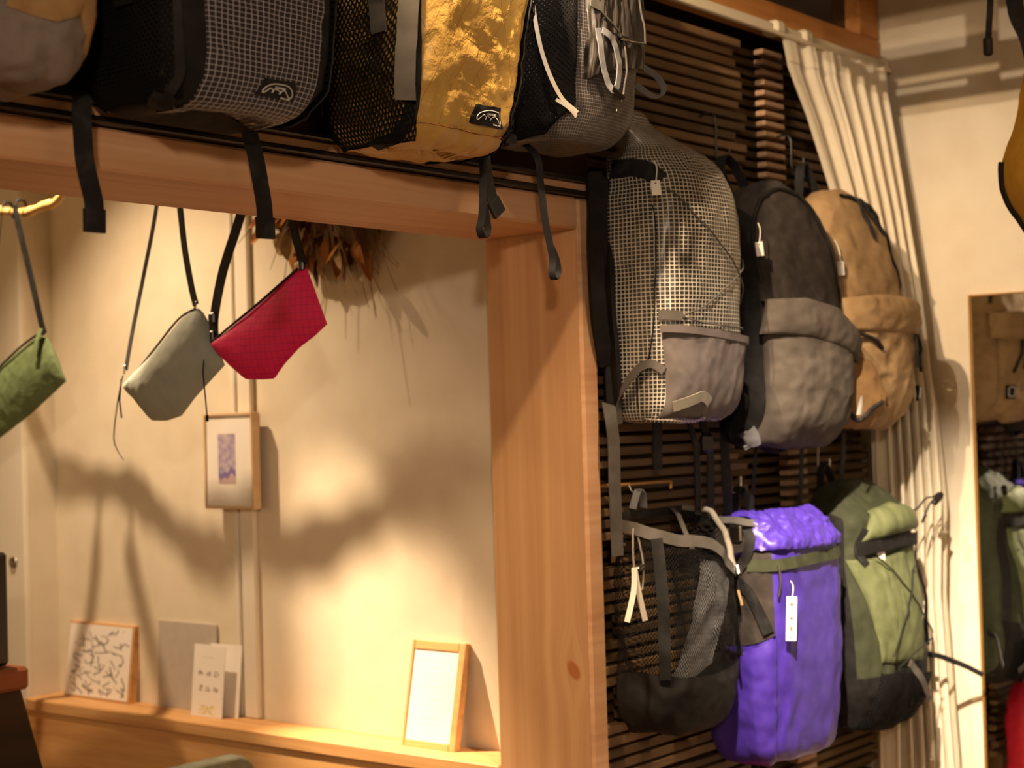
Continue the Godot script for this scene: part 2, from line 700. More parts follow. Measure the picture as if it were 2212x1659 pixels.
	cu.backlight = Color(0.16, 0.14, 0.1)
	cloth("dry_leaf", c8(186, 122, 58), 0.8, 0.3, 0.25)
	cloth("dry_dark", c8(92, 66, 44), 0.8, 0.3, 0.25)
	cloth("dry_pale", c8(170, 140, 100), 0.8, 0.3, 0.2)
	cloth("driftwood", c8(214, 176, 112), 0.75, 0.3, 0.1)
	ripstop("navy_grid", c8(34, 31, 38), c8(196, 194, 200), Vector2(0.0094, 0.0058), 3, 0.55, 0.45)
	ripstop("silver_grid", c8(44, 44, 42), c8(214, 208, 196), Vector2(0.0082, 0.0070), 6, 0.34, 0.6)
	ripstop("grey_grid", c8(52, 48, 48), c8(118, 112, 110), Vector2(0.0052, 0.0052), 4, 0.5, 0.5)
	ripstop("red_grid", c8(212, 22, 88), c8(176, 18, 88), Vector2(0.012, 0.012), 3, 0.55, 0.45)
	ripstop("silk_black", c8(44, 40, 38), c8(72, 67, 62), Vector2(0.003, 0.0024), 8, 0.34, 0.55)
	xpac()
	net("black_net", c8(22, 21, 21), 0.0075, 0.37)
	net("fine_net", c8(26, 25, 25), 0.005, 0.53)
	net("dark_net", c8(20, 19, 20), 0.006, 0.27)


# mustard sailcloth with diagonal threads
func xpac():
	var m := mat("mustard", Color.WHITE, 0.42, 0.5)
	m.albedo_texture = image_tex(256, 256, func(x, y):
		var k := fposmod(x + y * 0.5, 64.0)
		var q := fposmod(x - y * 0.5, 256.0)
		var n := 0.97 + 0.03 * sin(x * 2.1) * sin(y * 1.9)
		var c := Color(0.80, 0.645, 0.34) * n
		if k < 1.3 or q < 1.2: c = Color(0.62, 0.47, 0.22)
		c.a = 1.0
		return c)
	m.uv1_scale = Vector3(1.0 / 0.16, 1.0 / 0.16, 1)
	m.normal_enabled = true
	var nt := noise_tex(77, 0.022, [Color.BLACK, Color.WHITE], 25.0, 256)
	nt.as_normal_map = true
	nt.bump_strength = 9.0
	m.normal_texture = nt
	m.normal_scale = 0.35
	cloth("mustard_plain", Color(0.76, 0.60, 0.32), 0.5, 0.45, 0.05)


# the wide board of the jamb: upright grain that swerves round one knot
func jamb_wood():
	var nz := FastNoiseLite.new()
	nz.seed = 8
	nz.frequency = 0.02
	nz.fractal_octaves = 4
	var a := Color8(190, 142, 100)
	var b := Color8(214, 170, 124)
	var kn := Vector2(0.84, 0.405)
	var m := mat("jamb_board", Color.WHITE, 0.45, 0.4)
	m.albedo_texture = image_tex(192, 768, func(x, y):
		var p := Vector2(x / 192.0, y / 768.0)
		var d := (p - kn) * Vector2(0.2, 1.9)
		d = d.rotated(0.6)
		var r := Vector2(d.x * 1.6, d.y).length()
		var push := 0.12 * exp(-r * r / 0.004) * signf(p.x - kn.x)
		var g := nz.get_noise_2d((p.x - push) * 260.0, p.y * 46.0) * 0.5 + 0.5
		var fine := nz.get_noise_2d((p.x - push) * 1500.0, p.y * 90.0) * 0.12
		var c := a.lerp(b, clampf(g * 1.3 - 0.15 + fine, 0, 1))
		if r < 0.022:
			c = c.lerp(Color8(168, 96, 50), 0.75 * smoothstep(0.022, 0.014, r))
		return c)
	m.texture_repeat = false


# ------------------------------------------------------------------ lamps
func lamp(at: Vector3, to: Vector3, energy: float, half: float, soft: float, size: float, label: String, tint := WARM, core := []):
	var t := thing("ceiling_spotlight", label, "spotlight", at)
	var d := (to - at).normalized()
	var x := d.cross(Vector3.UP).normalized()
	var bs := Basis(x, -d, x.cross(-d))       # y points back along the beam
	var r := maxf(size, 0.03) + 0.012
	var sh := Shape.new().lathe(PackedVector2Array([Vector2(r - 0.004, 0.012), Vector2(r, -0.004), Vector2(r + 0.002, 0.0), Vector2(r + 0.002, 0.11), Vector2(r - 0.01, 0.125), Vector2(0.0, 0.127)]), 24, Transform3D(bs, Vector3.ZERO))
	part("housing", sh, M.black_metal, t)
	var lit := mat("lamp_face_%d" % used.ceiling_spotlight, Color(1, 0.9, 0.75), 0.5)
	lit.emission_enabled = true
	lit.emission = Color(1.0, 0.82, 0.55)
	lit.emission_energy_multiplier = 6.0
	part("lens", Shape.new().lathe(PackedVector2Array([Vector2(0.0, 0.004), Vector2(r - 0.005, 0.008)]), 24, Transform3D(bs, Vector3.ZERO)), lit, t)
	var top := 3.0 if at.z < -0.2 else 2.75
	part("stem", Shape.new().tube(PackedVector3Array([Vector3(0, 0.02, 0) - d * 0.09, Vector3(0, top - at.y, 0) - d * 0.09]), 0.008, 8), M.black_metal, t)
	beam(t, d, energy, half, soft, size, tint)
	if core:                                   # the hot middle of the same reflector
		beam(t, (core[0] - at).normalized(), core[1], core[2], soft, size, tint)


func beam(t: Node3D, d: Vector3, energy: float, half: float, soft: float, size: float, tint: Color):
	var l := SpotLight3D.new()
	l.name = "light"
	t.add_child(l, true)
	l.basis = Basis.looking_at(d, Vector3.UP)
	l.position = d * 0.02
	l.light_color = tint
	l.light_energy = energy
	l.spot_angle = half
	l.spot_angle_attenuation = soft
	l.spot_range = 9.0
	l.spot_attenuation = 2.0
	l.light_size = size
	l.shadow_enabled = true


# ------------------------------------------------------------------ the room
func room():
	var B := func(lo, hi, e := 0.001): return Shape.new().box(lo, hi, e)
	struct("floor", B.call(Vector3(-5, -0.1, -4.2), Vector3(1.4, 0, 4.8)), M.floor_wood)
	struct("ceiling", B.call(Vector3(-5, 2.75, -0.2), Vector3(1.4, 2.85, 4.8)), M.plaster)
	struct("ceiling_back", B.call(Vector3(-5, 3.0, -4.2), Vector3(1.4, 3.15, -0.2)), M.plaster)
	struct("wall_right", B.call(Vector3(1.16, 0, -0.2), Vector3(1.3, 2.75, 4.8)), M.plaster)
	struct("wall_left", B.call(Vector3(-5, 0, -4.2), Vector3(-4.9, 3.0, 4.8)), M.plaster)
	struct("wall_front", B.call(Vector3(-4.9, 0, 4.7), Vector3(1.16, 2.75, 4.8)), M.plaster)
	struct("wall_rear", B.call(Vector3(-4.9, 0, -4.2), Vector3(1.16, 3.0, -4.1)), M.plaster)
	struct("wall_west", B.call(Vector3(-4.9, 0, -0.2), Vector3(-1.75, 3.0, 0)), M.plaster)
	struct("wall_north", B.call(Vector3(0.1, 0, -0.24), Vector3(1.16, 3.0, -0.13)), M.dark_wood)
	struct("wall_over_beam", B.call(Vector3(-1.75, 1.9, -0.2), Vector3(0.05, 3.0, -0.012)), M.dark_wood)


func alcove():
	struct("wall_alcove", Shape.new().box(Vector3(0.1, 0, -1.62), Vector3(0.2, 3.0, -0.2), 0.001), M.plaster)
	struct("wall_partition", Shape.new().box(Vector3(0.02, 0, -1.75), Vector3(0.2, 3.0, -1.6), 0.003), M.plaster)
	struct("wall_inner", Shape.new().box(Vector3(0.03, 0, -4.1), Vector3(0.2, 3.0, -1.75), 0.003), M.plaster)
	var d := struct("door_1", Shape.new().box(Vector3(0.014, 0.02, -2.5), Vector3(0.03, 2.1, -1.603), 0.003), M.white_door)
	part("finger_pull", Shape.new().lathe(PackedVector2Array([Vector2(0.0, 0.002), Vector2(0.008, 0.003), Vector2(0.012, 0.005), Vector2(0.013, 0.0)]), 20, Transform3D(Basis(Vector3(0, 0, 1), Vector3(-1, 0, 0), Vector3(0, 1, 0)), Vector3(0.0135, 1.204, -1.645))), M.steel, d)
	var t := struct("trim_cable_duct", Shape.new().box(Vector3(0.088, 0.9, -0.955), Vector3(0.1005, 2.59, -0.912), 0.003), M.duct_white)
	part("cover_strip", Shape.new().box(Vector3(0.094, 0.9, -0.982), Vector3(0.1005, 2.59, -0.968), 0.002), M.duct_white, t)
	var s := thing("shelf_ledge", "long light wood ledge along the alcove wall below the pictures", "shelf", Vector3(0, 0, 0))
	part("top_board", Shape.new().box(Vector3(0.0, 0.872, -1.598), Vector3(0.1, 0.9, -0.205), 0.003), M.shelf_wood, s)
	part("front_board", Shape.new().box(Vector3(0.004, 0.45, -1.598), Vector3(0.026, 0.871, -0.205), 0.002), M.shelf_wood, s)


func frame():
	var t := Node3D.new()
	t.name = "trim_opening"
	add_child(t)
	t.set_meta("kind", "structure")
	tag(t, "pinkish wooden beam and post framing the opening to the back room", "door frame")
	part("beam", Shape.new().box(Vector3(-1.75, 1.8136, -0.21), Vector3(0.0, 1.866, 0), 0.004), M.beam_wood, t)
	part("post", Shape.new().box(Vector3(0.001, 0, -0.2), Vector3(0.046, 1.866, 0), 0.005), M.beam_wood, t)
	# the jamb's wide face
	part("jamb_board", Shape.new().quad(Vector3(0.0, 0.0, -0.2), Vector3(0.0, 0.0, -0.006), Vector3(0.0, 1.8136, -0.006), Vector3(0.0, 1.8136, -0.2), Rect2(0, 1, 1, -1)), M.jamb_board, t)
	part("header_board", Shape.new().box(Vector3(-1.75, 1.8768, -0.2), Vector3(0.046, 1.8905, 0.0), 0.002), M.beam_wood, t)
	part("left_post", Shape.new().box(Vector3(-1.8, 0, -0.2), Vector3(-1.75, 1.9, 0), 0.005), M.beam_wood, t)
	var r := thing("steel_rail", "pair of thin black steel bars running along the top of the beam", "rail")
	part("lower_bar", Shape.new().box(Vector3(-1.75, 1.8675, -0.01), Vector3(0.05, 1.8762, 0.014), 0.002), M.black_metal, r)
	part("upper_bar", Shape.new().box(Vector3(-1.75, 1.8912, -0.01), Vector3(0.05, 1.899, 0.014), 0.002), M.black_metal, r)


func lattice_wall():
	var t := Node3D.new()
	t.name = "wall_lattice"
	add_child(t)
	t.set_meta("kind", "structure")
	tag(t, "wall lattice of many stacked brown wooden slats behind the packs", "slatted wall")
	var g := RandomNumberGenerator.new()
	g.seed = 21
	var mesh_of := {}
	var put := func(x0: float, x1: float, y: float, z: float, h: float, tone: int):
		var key := "%.2f_%.3f" % [x1 - x0, h]
		if not mesh_of.has(key):
			mesh_of[key] = Shape.new().box(Vector3(0, 0, -0.022), Vector3(x1 - x0, h, 0), 0.0015).commit()
		var o := part("slat", mesh_of[key], M["slat_%d" % tone], t)
		o.position = Vector3(x0, y, z)
	var y := 0.62
	var k := 0
	while y < 2.235:
		var up: bool = y > 1.45
		var j := func(s: float) -> float: return snappedf(g.randf_range(-s, s), 0.01)
		var h: float = [0.0140, 0.0130, 0.0150][g.randi() % 3]
		var e: float = 0.60 + j.call(0.02) if up else 0.56 + j.call(0.04)
		put.call(0.06 + (0.0 if g.randf() < 0.8 else 0.08), e, y, -0.034 + g.randf_range(-0.003, 0.002), h, [0, 1, 0, 3][g.randi() % 4])
		var b: float = 0.69 if up else 0.74
		put.call(b, b + 0.08, y + 0.001, -0.032, 0.0105, 2)
		put.call(0.06, 1.15, y + 0.006, -0.075, 0.0125, [1, 3][g.randi() % 2])
		if k % 5 != 4:
			put.call(0.80 + j.call(0.02), 1.14, y, -0.055, h, [3, 1][g.randi() % 2])
		y += 0.0208
		k += 1
	# upright battens that carry the slats
	for x in [0.10, 0.36, 0.65, 0.95]:
		part("batten", Shape.new().box(Vector3(x, 0.5, -0.125), Vector3(x + 0.03, 2.24, -0.098), 0.002), M.slat_0, t)
	var tr := Node3D.new()
	tr.name = "window_1"
	add_child(tr)
	tr.set_meta("kind", "structure")
	tag(tr, "transom window in an orange wood frame above the curtain rail", "window")
	part("bottom_rail", Shape.new().box(Vector3(0.05, 2.269, -0.06), Vector3(1.15, 2.318, 0.002), 0.003), M.transom_wood, tr)
	part("stile", Shape.new().box(Vector3(1.06, 2.318, -0.06), Vector3(1.15, 2.75, 0.0), 0.003), M.transom_wood, tr)
	part("pane", Shape.new().box(Vector3(0.05, 2.318, -0.04), Vector3(1.06, 2.75, -0.034), 0.001), M.dark_glass, tr)
	for i in 9:
		part("louvre", Shape.new().box(Vector3(0.06, 2.335 + i * 0.045, -0.095), Vector3(1.05, 2.352 + i * 0.045, -0.07), 0.002), M.slat_3, tr)
	var cr := thing("curtain_rail", "cream curtain rail under the transom window", "curtain rail")
	part("track", Shape.new().box(Vector3(0.06, 2.245, 0.012), Vector3(1.13, 2.262, 0.034), 0.003), M.rail_white, cr)
	part("track_lip", Shape.new().box(Vector3(0.06, 2.238, 0.030), Vector3(1.13, 2.247, 0.040), 0.002), M.rail_white, cr)
	for x in [0.62, 0.735, 1.08]:
		part("bracket", Shape.new().box(Vector3(x, 2.24, 0.004), Vector3(x + 0.035, 2.268, 0.042), 0.006), M.rail_white, cr)
	curtain()


func curtain():
	var t := thing("curtain", "cream curtain gathered at the corner beside the mirror wall", "curtain")
	# upper part drapes along the rail, lower part is bunched towards the mirror wall
	var ys := [2.238, 2.18, 2.09, 1.93, 1.72, 1.5, 1.3, 1.1, 0.9, 0.7, 0.45]
	var xl := [0.655, 0.665, 0.735, 0.835, 0.945, 0.985, 0.985, 0.98, 0.975, 0.965, 0.965]
	var zl := [0.03, 0.035, 0.035, 0.035, 0.03, 0.025, 0.025, 0.025, 0.025, 0.025, 0.025]
	var zr := [0.042, 0.046, 0.056, 0.072, 0.098, 0.124, 0.135, 0.124, 0.134, 0.144, 0.15]
	var P := []
	var rows := 80
	var cols := 150
	for r in rows + 1:
		var f := float(r) / rows * (ys.size() - 1)
		var i := mini(int(f), ys.size() - 2)
		var k := f - i
		k = k * k * (3 - 2 * k) * 0.4 + k * 0.6
		var y := lerpf(ys[i], ys[i + 1], k)
		var a := Vector3(lerpf(xl[i], xl[i + 1], k), y, lerpf(zl[i], zl[i + 1], k))
		var b := Vector3(1.10, y, lerpf(zr[i], zr[i + 1], k))
		var line := PackedVector3Array()
		var depth := lerpf(0.010, 0.026, clampf((2.238 - y) / 0.5, 0, 1))
		for c in cols + 1:
			var u := float(c) / cols
			var p := a.lerp(b, pow(u, 0.75))
			var d := (b - a).normalized()
			var nrm := Vector3(-d.z, 0, d.x)
			var ph := u * TAU * 7.0 + sin(y * 3.0 + u * 5.0) * 0.5
			var w := sin(ph) * 0.7 + sin(ph * 2.1 + 1.0) * 0.25
			line.append(p + nrm * w * depth * (0.4 + 0.6 * minf(1.0, u * 4)) + d * cos(ph) * depth * 0.35)
		P.append(line)
	P.reverse()
	var N := Shape.normals(P)
	var Q := []
	for r in P.size():
		var l := PackedVector3Array()
		for c in P[r].size(): l.append(P[r][c] - N[r][c] * 0.0015)
		l.reverse()
		Q.append(l)
	part("drape", Shape.new().grid(P, [], false, N).grid(Q), M.curtain, t)
	# the stiff heading tape along the top
	var H := []
	var top: int = P.size()
	for r in range(top - 7, top):
		var l := PackedVector3Array()
		for c in P[r].size(): l.append(P[r][c] + N[r][c] * 0.0015)
		H.append(l)
	part("heading_tape", Shape.new().grid(H), M.curtain, t)


func mirror_wall():
	var t := thing("wall_mirror", "tall mirror with a thin gilt frame on the white wall", "mirror", Vector3(1.16, 0, 0))
	var z0 := 0.1915
	var z1 := 0.75
	var y0 := 0.35
	var y1 := 1.734
	part("glass", Shape.new().quad(Vector3(-0.008, y0, z0), Vector3(-0.008, y0, z1), Vector3(-0.008, y1, z1), Vector3(-0.008, y1, z0)), M.mirror_glass, t)
	part("backing", Shape.new().box(Vector3(-0.007, y0, z0), Vector3(-0.0005, y1, z1), 0.001), M.dark_wood, t)
	var b := 0.0035
	for q in [[Vector3(-0.014, y0, z0 - b), Vector3(0, y1, z0)], [Vector3(-0.014, y0, z1), Vector3(0, y1, z1 + b)], [Vector3(-0.014, y0 - b, z0 - b), Vector3(0, y0, z1 + b)], [Vector3(-0.014, y1, z0 - b), Vector3(0, y1 + b, z1 + b)]]:
		part("frame_bar", Shape.new().box(q[0], q[1], 0.001), M.gilt, t)


# ------------------------------------------------------------------ small sewn things
func logo(b: Bag, root: Node3D, c: Vector2, w: float, h: float):
	var l := part("logo_label", b.patch(v2([c.x - w * 0.56, c.y - h / 2, c.x + w * 0.56, c.y - h / 2]), v2([c.x - w * 0.40, c.y + h / 2, c.x, c.y + h * 0.46, c.x + w * 0.46, c.y + h * 0.55]), 0.0045, 0.0, false, 10, 10), M.label_black, root, "small black label with a white mountain outline")
	var o := [-0.40, -0.24, -0.40, -0.10, -0.30, 0.10, -0.08, 0.25, 0.22, 0.27, 0.36, 0.12, 0.42, -0.14, 0.40, -0.26, 0.32, -0.26, 0.22, -0.02, 0.14, -0.02, 0.08, -0.20, 0.11, -0.12, 0.0, -0.02, -0.07, -0.02, -0.12, -0.20, -0.09, -0.10, -0.17, 0.0, -0.22, -0.02, -0.36, -0.25, -0.40, -0.24]
	var pts := PackedVector2Array()
	for k in range(0, o.size(), 2): pts.append(c + Vector2(o[k] * w, o[k + 1] * h))
	part("outline", b.cord(pts, 0.0005, false, 0.0056), M.label_white, l)
	for q in [["OGAWAND", Vector2(0.06, 0.085), 0.0052], ["Since 200", Vector2(0.24, -0.37), 0.0034]]:
		var tm := TextMesh.new()
		tm.text = q[0]
		var fo := SystemFont.new()
		fo.font_names = PackedStringArray(["Droid Sans"])
		tm.font = fo
		tm.font_size = 32
		tm.pixel_size = q[2] * h / 0.034 / 32.0
		tm.depth = 0.0004
		var s := b.spot(c + Vector2(q[1].x * w, q[1].y * h), false, 0.0065)
		var e := b.spot(c + Vector2(q[1].x * w + 0.004, q[1].y * h), false, 0.0065)
		var x: Vector3 = (e[0] - s[0]).normalized()
		var z: Vector3 = s[1]
		var y: Vector3 = z.cross(x).normalized()
		var o2 := part("lettering", tm, M.label_white, l)
		o2.transform = Transform3D(Basis(x, y, x.cross(y)), s[0])


func price_tag(label: String, knot: Vector3, top: Vector3, w: float, h: float, lean := 0.0, printed := false):
	var t := thing("price_tag", label, "price tag", top, 0.0)
	var face := Vector3(-0.7, 0, 0.714)
	var bs := Basis(Vector3(0.714, 0, 0.7), Vector3.UP, face) * Basis(Vector3(0, 0, 1), deg_to_rad(lean))
	part("card", Shape.new().box(Vector3(-w / 2, -h, -0.0006), Vector3(w / 2, 0, 0.0006), 0.0003, bs), M.tag_card, t)
	part("eyelet", Shape.new().lathe(PackedVector2Array([Vector2(0.0006, 0.0004), Vector2(0.0016, 0.0004), Vector2(0.0016, -0.0016)]), 10, Transform3D(bs * Basis(Vector3(1, 0, 0), PI / 2), bs * Vector3(0, -0.0045, 0.0008))), M.black_metal, t)
	var k := knot - top
	part("string", Shape.new().tube(smooth(PackedVector3Array([k, k * 0.6 + Vector3(0.004, 0, 0.002), bs * Vector3(0, -0.0045, 0.0015)])), 0.0011, 6), M.string_white, t)
	if printed:
		for q in [[-0.012, 0.006, 0.004, M.brown_wood], [-0.036, 0.0045, 0.0045, M.red_cloth], [-0.052, 0.005, 0.009, M.grey_web], [-0.07, 0.007, 0.003, M.taupe]]:
			part("print", Shape.new().box(Vector3(-q[1] / 2, q[0] - q[2], 0.0006), Vector3(q[1] / 2, q[0], 0.0008), 0.0, bs), q[3], t)


func hang_strap(root: Node3D, called: String, pts: Array, w: float, m: Material, across := Vector3(1, 0, 0.1), tip := 0.0):
	var p := smooth(v3(pts))
	for k in p.size(): p[k] -= root.position
	var o := part(called, Shape.new().band(p, across, w, 0.002), m, root)
	if tip > 0:
		var n := p.size()
		var e := (p[n - 1] - p[n - 2]).normalized()
		part("strap_end", Shape.new().band(PackedVector3Array([p[n - 1] - e * tip, p[n - 1] - e * tip * 0.5, p[n - 1] + e * 0.001]), across, w + 0.0025, 0.006), m, root)
	return o


# ------------------------------------------------------------------ packs hung over the beam
func top_row():
	# taupe and tan pack
	var at := Vector3(-1.20, 1.86, 0.02)
	var b := Bag.new([[0.035, 0.004, 0.07, 0.06, 2.6, 0], [0.012, 0.06, 0.11, 0.03, 2.6, 0], [0.02, 0.095, 0.135, 0.01, 2.8, 0], [0.06, 0.118, 0.15, 0.0, 3.2, 0], [0.16, 0.125, 0.155, 0.0, 3.4, 0], [0.3, 0.122, 0.15, 0.0, 3.4, 0], [0.42, 0.10, 0.12, 0.0, 3.0, 0], [0.46, 0.05, 0.08, 0.03, 2.6, 0], [0.465, 0.004, 0.06, 0.05, 2.6, 0]], 12, 0.006, Vector3(10, 14, 10))
	var t := thing("backpack", "taupe and tan backpack leftmost over the beam", "backpack", at, 0.0, "backpacks hung in a row over the beam")
	part("body", b.body(), M.taupe, t)
	part("tan_panel", b.patch(v2([-0.01, 0.075, 0.05, 0.07, 0.085, 0.085, 0.108, 0.04, 0.119, 0.05]), v2([-0.01, 0.38, 0.04, 0.38, 0.08, 0.38, 0.10, 0.38, 0.118, 0.38]), 0.002, 0.006), M.tan, t)
	part("piping", b.cord(v2([-0.075, 0.02, -0.05, 0.06, -0.03, 0.1, -0.015, 0.16, -0.012, 0.3]), 0.003, false, 0.004), M.black_web, t)
	part("piping", b.cord(v2([-0.11, 0.12, -0.06, 0.15, -0.02, 0.20]), 0.0025, false, 0.004), M.black_web, t)
	part("haul_loop", Shape.new().band(smooth(v3([-0.03, 0.46, 0.03, -0.02, 0.52, 0.02, 0.02, 0.52, 0.02, 0.03, 0.46, 0.03])), Vector3(0, 0, 1), 0.02), M.black_web, t)

	# dark grid pack
	at = Vector3(-0.886, 1.867, 0.018)
	b = Bag.new([[0.022, 0.004, 0.10, 0.08, 3, 0], [0.004, 0.080, 0.150, 0.03, 3.6, 0], [0.022, 0.110, 0.175, 0.006, 4.4, 0], [0.065, 0.127, 0.188, 0.0, 5.2, 0], [0.2, 0.134, 0.194, 0.0, 5.2, 0], [0.36, 0.134, 0.18, 0.0, 5.0, 0], [0.45, 0.10, 0.14, 0.01, 4, 0], [0.48, 0.05, 0.1, 0.03, 3, 0], [0.485, 0.004, 0.07, 0.06, 3, 0]], 4, 0.003, Vector3(9, 12, 9))
	t = thing("backpack", "dark backpack with a white window grid front and mesh side pocket", "backpack", at, 0.0, "backpacks hung in a row over the beam")
	part("body", b.body(), M.black_cloth, t)
	part("front_panel", b.patch(v2([-0.075, -0.055, 0.0, -0.055, 0.075, -0.055]), v2([-0.118, 0.42, 0.0, 0.42, 0.118, 0.42]), 0.0032, 0.0, false, 60, 80), M.navy_grid, t)
	for s in [-1, 1]:
		part("edge_webbing", b.strap(v2([s * 0.062, -0.055, s * 0.092, 0.0, s * 0.109, 0.03, s * 0.119, 0.08, s * 0.1255, 0.2, s * 0.1255, 0.42]), 0.026, false, 0.005), M.black_web, t)
	part("side_pocket", b.patch(v2([222, 0.012, 180, 0.012, 141, 0.012]), v2([222, 0.30, 180, 0.30, 141, 0.34]), 0.004, 0.012, true, 36, 50, true), M.dark_net, t)
	part("side_pocket", b.patch(v2([39, 0.012, 0, 0.012, -42, 0.012]), v2([39, 0.30, 0, 0.30, -42, 0.30]), 0.004, 0.012, true, 30, 40, true), M.dark_net, t)
	part("side_strap", b.strap(v2([176, 0.108, 176, 0.25, 176, 0.40]), 0.03, true, 0.018), M.black_web, t)
	logo(b, t, Vector2(0.022, 0.030), 0.056, 0.019)
	hang_strap(t, "webbing_tail", [-1.025, 1.90, 0.03, -1.040, 1.882, 0.066, -1.043, 1.86, 0.07, -1.042, 1.833, 0.07, -1.04, 1.807, 0.07, -1.034, 1.781, 0.07, -1.029, 1.76, 0.07, -1.029, 1.728, 0.07], 0.024, M.black_web, Vector3(1, 0, 0.1), 0.026)
	hang_strap(t, "webbing_tail", [-0.79, 1.90, 0.04, -0.792, 1.879, 0.068, -0.785, 1.857, 0.07, -0.778, 1.835, 0.07, -0.772, 1.806, 0.07, -0.767, 1.777, 0.07, -0.766, 1.739, 0.07], 0.024, M.black_web, Vector3(1, 0, 0.1), 0.026)
	part("haul_loop", Shape.new().band(smooth(v3([-0.03, 0.48, 0.03, -0.02, 0.54, 0.02, 0.02, 0.54, 0.02, 0.03, 0.48, 0.03])), Vector3(0, 0, 1), 0.02), M.black_web, t)

	# mustard pack
	at = Vector3(-0.503, 1.868, 0.018)
	b = Bag.new([[0.02, 0.004, 0.10, 0.08, 3, 0], [0.006, 0.07, 0.145, 0.03, 3.2, 0], [0.022, 0.096, 0.172, 0.006, 4.0, 0], [0.07, 0.108, 0.184, 0.0, 4.8, 0], [0.15, 0.114, 0.196, 0.0, 4.8, 0.003], [0.26, 0.119, 0.21, 0.0, 4.8, 0.008], [0.40, 0.115, 0.185, 0.0, 4.6, 0.01], [0.48, 0.10, 0.14, 0.01, 4, 0.01], [0.51, 0.05, 0.1, 0.03, 3, 0.01], [0.515, 0.004, 0.07, 0.06, 3, 0.01]], 9, 0.0055, Vector3(13, 11, 13))
	t = thing("backpack", "mustard yellow backpack with crinkled front and black mesh sides", "backpack", at, 0.0, "backpacks hung in a row over the beam")
	part("body", b.body(110, 12), M.mustard, t)
	part("base_panel", b.patch(v2([-0.08, -0.05, 0.0, -0.05, 0.08, -0.05]), v2([-0.088, 0.026, 0.0, 0.022, 0.088, 0.024]), 0.0035, 0.0, false, 40, 24), M.mustard_plain, t)
	part("seam", b.cord(v2([-0.088, 0.027, -0.03, 0.024, 0.03, 0.023, 0.088, 0.026]), 0.0006, false, 0.0042), M.brown_wood, t)
	for s in [-1, 1]:
		part("edge_webbing", b.strap(v2([s * 0.060, -0.05, s * 0.078, -0.01, s * 0.092, 0.025, s * 0.099, 0.08, s * 0.104, 0.2, s * 0.112, 0.44]), 0.019, false, 0.005), M.black_web, t)
	part("side_pocket", b.patch(v2([222, 0.01, 180, 0.01, 140, 0.01]), v2([222, 0.27, 180, 0.25, 140, 0.34]), 0.006, 0.016, true, 44, 50, true), M.black_net, t)
	part("side_pocket", b.patch(v2([45, 0.02, 10, 0.01, -42, 0.01]), v2([42, 0.34, 10, 0.27, -42, 0.27]), 0.006, 0.014, true, 36, 40, true), M.black_net, t)
	part("side_webbing", b.strap(v2([149, 0.055, 149, 0.16, 149, 0.3, 149, 0.44]), 0.028, true, 0.021), M.grey_web, t, "wide grey webbing")
	part("side_webbing", b.strap(v2([170, 0.14, 173, 0.19, 172, 0.26, 170, 0.4]), 0.026, true, 0.027), M.dark_grey_web, t)
	part("side_webbing", b.strap(v2([196, 0.05, 192, 0.12, 187, 0.20, 190, 0.3]), 0.016, true, 0.025), M.black_web, t)
	logo(b, t, Vector2(0.026, 0.046), 0.062, 0.026)
	hang_strap(t, "webbing_tail", [-0.345, 1.915, 0.05, -0.339, 1.894, 0.078, -0.334, 1.867, 0.08, -0.327, 1.84, 0.08, -0.319, 1.823, 0.08, -0.306, 1.806, 0.08], 0.022, M.black_web, Vector3(1, 0.25, 0.1), 0.024)
	hang_strap(t, "webbing_loop", [-0.341, 1.905, 0.05, -0.341, 1.883, 0.078, -0.343, 1.832, 0.08, -0.347, 1.797, 0.08, -0.353, 1.78, 0.08, -0.346, 1.768, 0.08, -0.335, 1.778, 0.08, -0.337, 1.798, 0.08, -0.342, 1.818, 0.08], 0.011, M.black_web, Vector3(0.5, 0, 0.9))
	part("haul_loop", Shape.new().band(smooth(v3([-0.03, 0.50, 0.03, -0.02, 0.56, 0.02, 0.02, 0.56, 0.02, 0.03, 0.50, 0.03])), Vector3(0, 0, 1), 0.02), M.black_web, t)

	# grey ripstop pack with bungee
	at = Vector3(-0.165, 1.912, 0.016)
	b = Bag.new([[0.03, 0.004, 0.09, 0.07, 2.6, -0.02], [0.004, 0.07, 0.135, 0.03, 2.6, -0.02], [0.02, 0.10, 0.155, 0.01, 2.7, -0.01], [0.06, 0.118, 0.168, 0.0, 2.8, 0], [0.15, 0.127, 0.175, 0.0, 2.9, 0], [0.28, 0.127, 0.17, 0.0, 2.9, 0], [0.40, 0.115, 0.14, 0.0, 2.8, 0], [0.47, 0.06, 0.09, 0.02, 2.6, 0], [0.475, 0.004, 0.06, 0.05, 2.6, 0]], 15, 0.003, Vector3(10, 9, 10))
	t = thing("backpack", "dark grey ripstop backpack with bungee cord at the beam's right end", "backpack", at, 0.0, "backpacks hung in a row over the beam")
	part("body", b.body(110, 11), M.grey_grid, t)
	var b2 := Bag.new(b.rows, 31, 0.006, Vector3(34, 5, 34))
	part("gathered_front", b2.patch(v2([-0.062, 0.09, -0.03, 0.105, 0.03, 0.12, 0.10, 0.13]), v2([-0.062, 0.40, -0.03, 0.40, 0.03, 0.40, 0.10, 0.40]), 0.008, 0.006, false, 70, 50), M.silk_black, t, "glossy black gathered upper front")
	part("side_pocket", b.patch(v2([215, 0.005, 180, 0.008, 150, 0.012, 121, 0.055]), v2([215, 0.30, 180, 0.28, 150, 0.27, 116, 0.27]), 0.004, 0.014, true, 50, 50, true), M.dark_net, t)
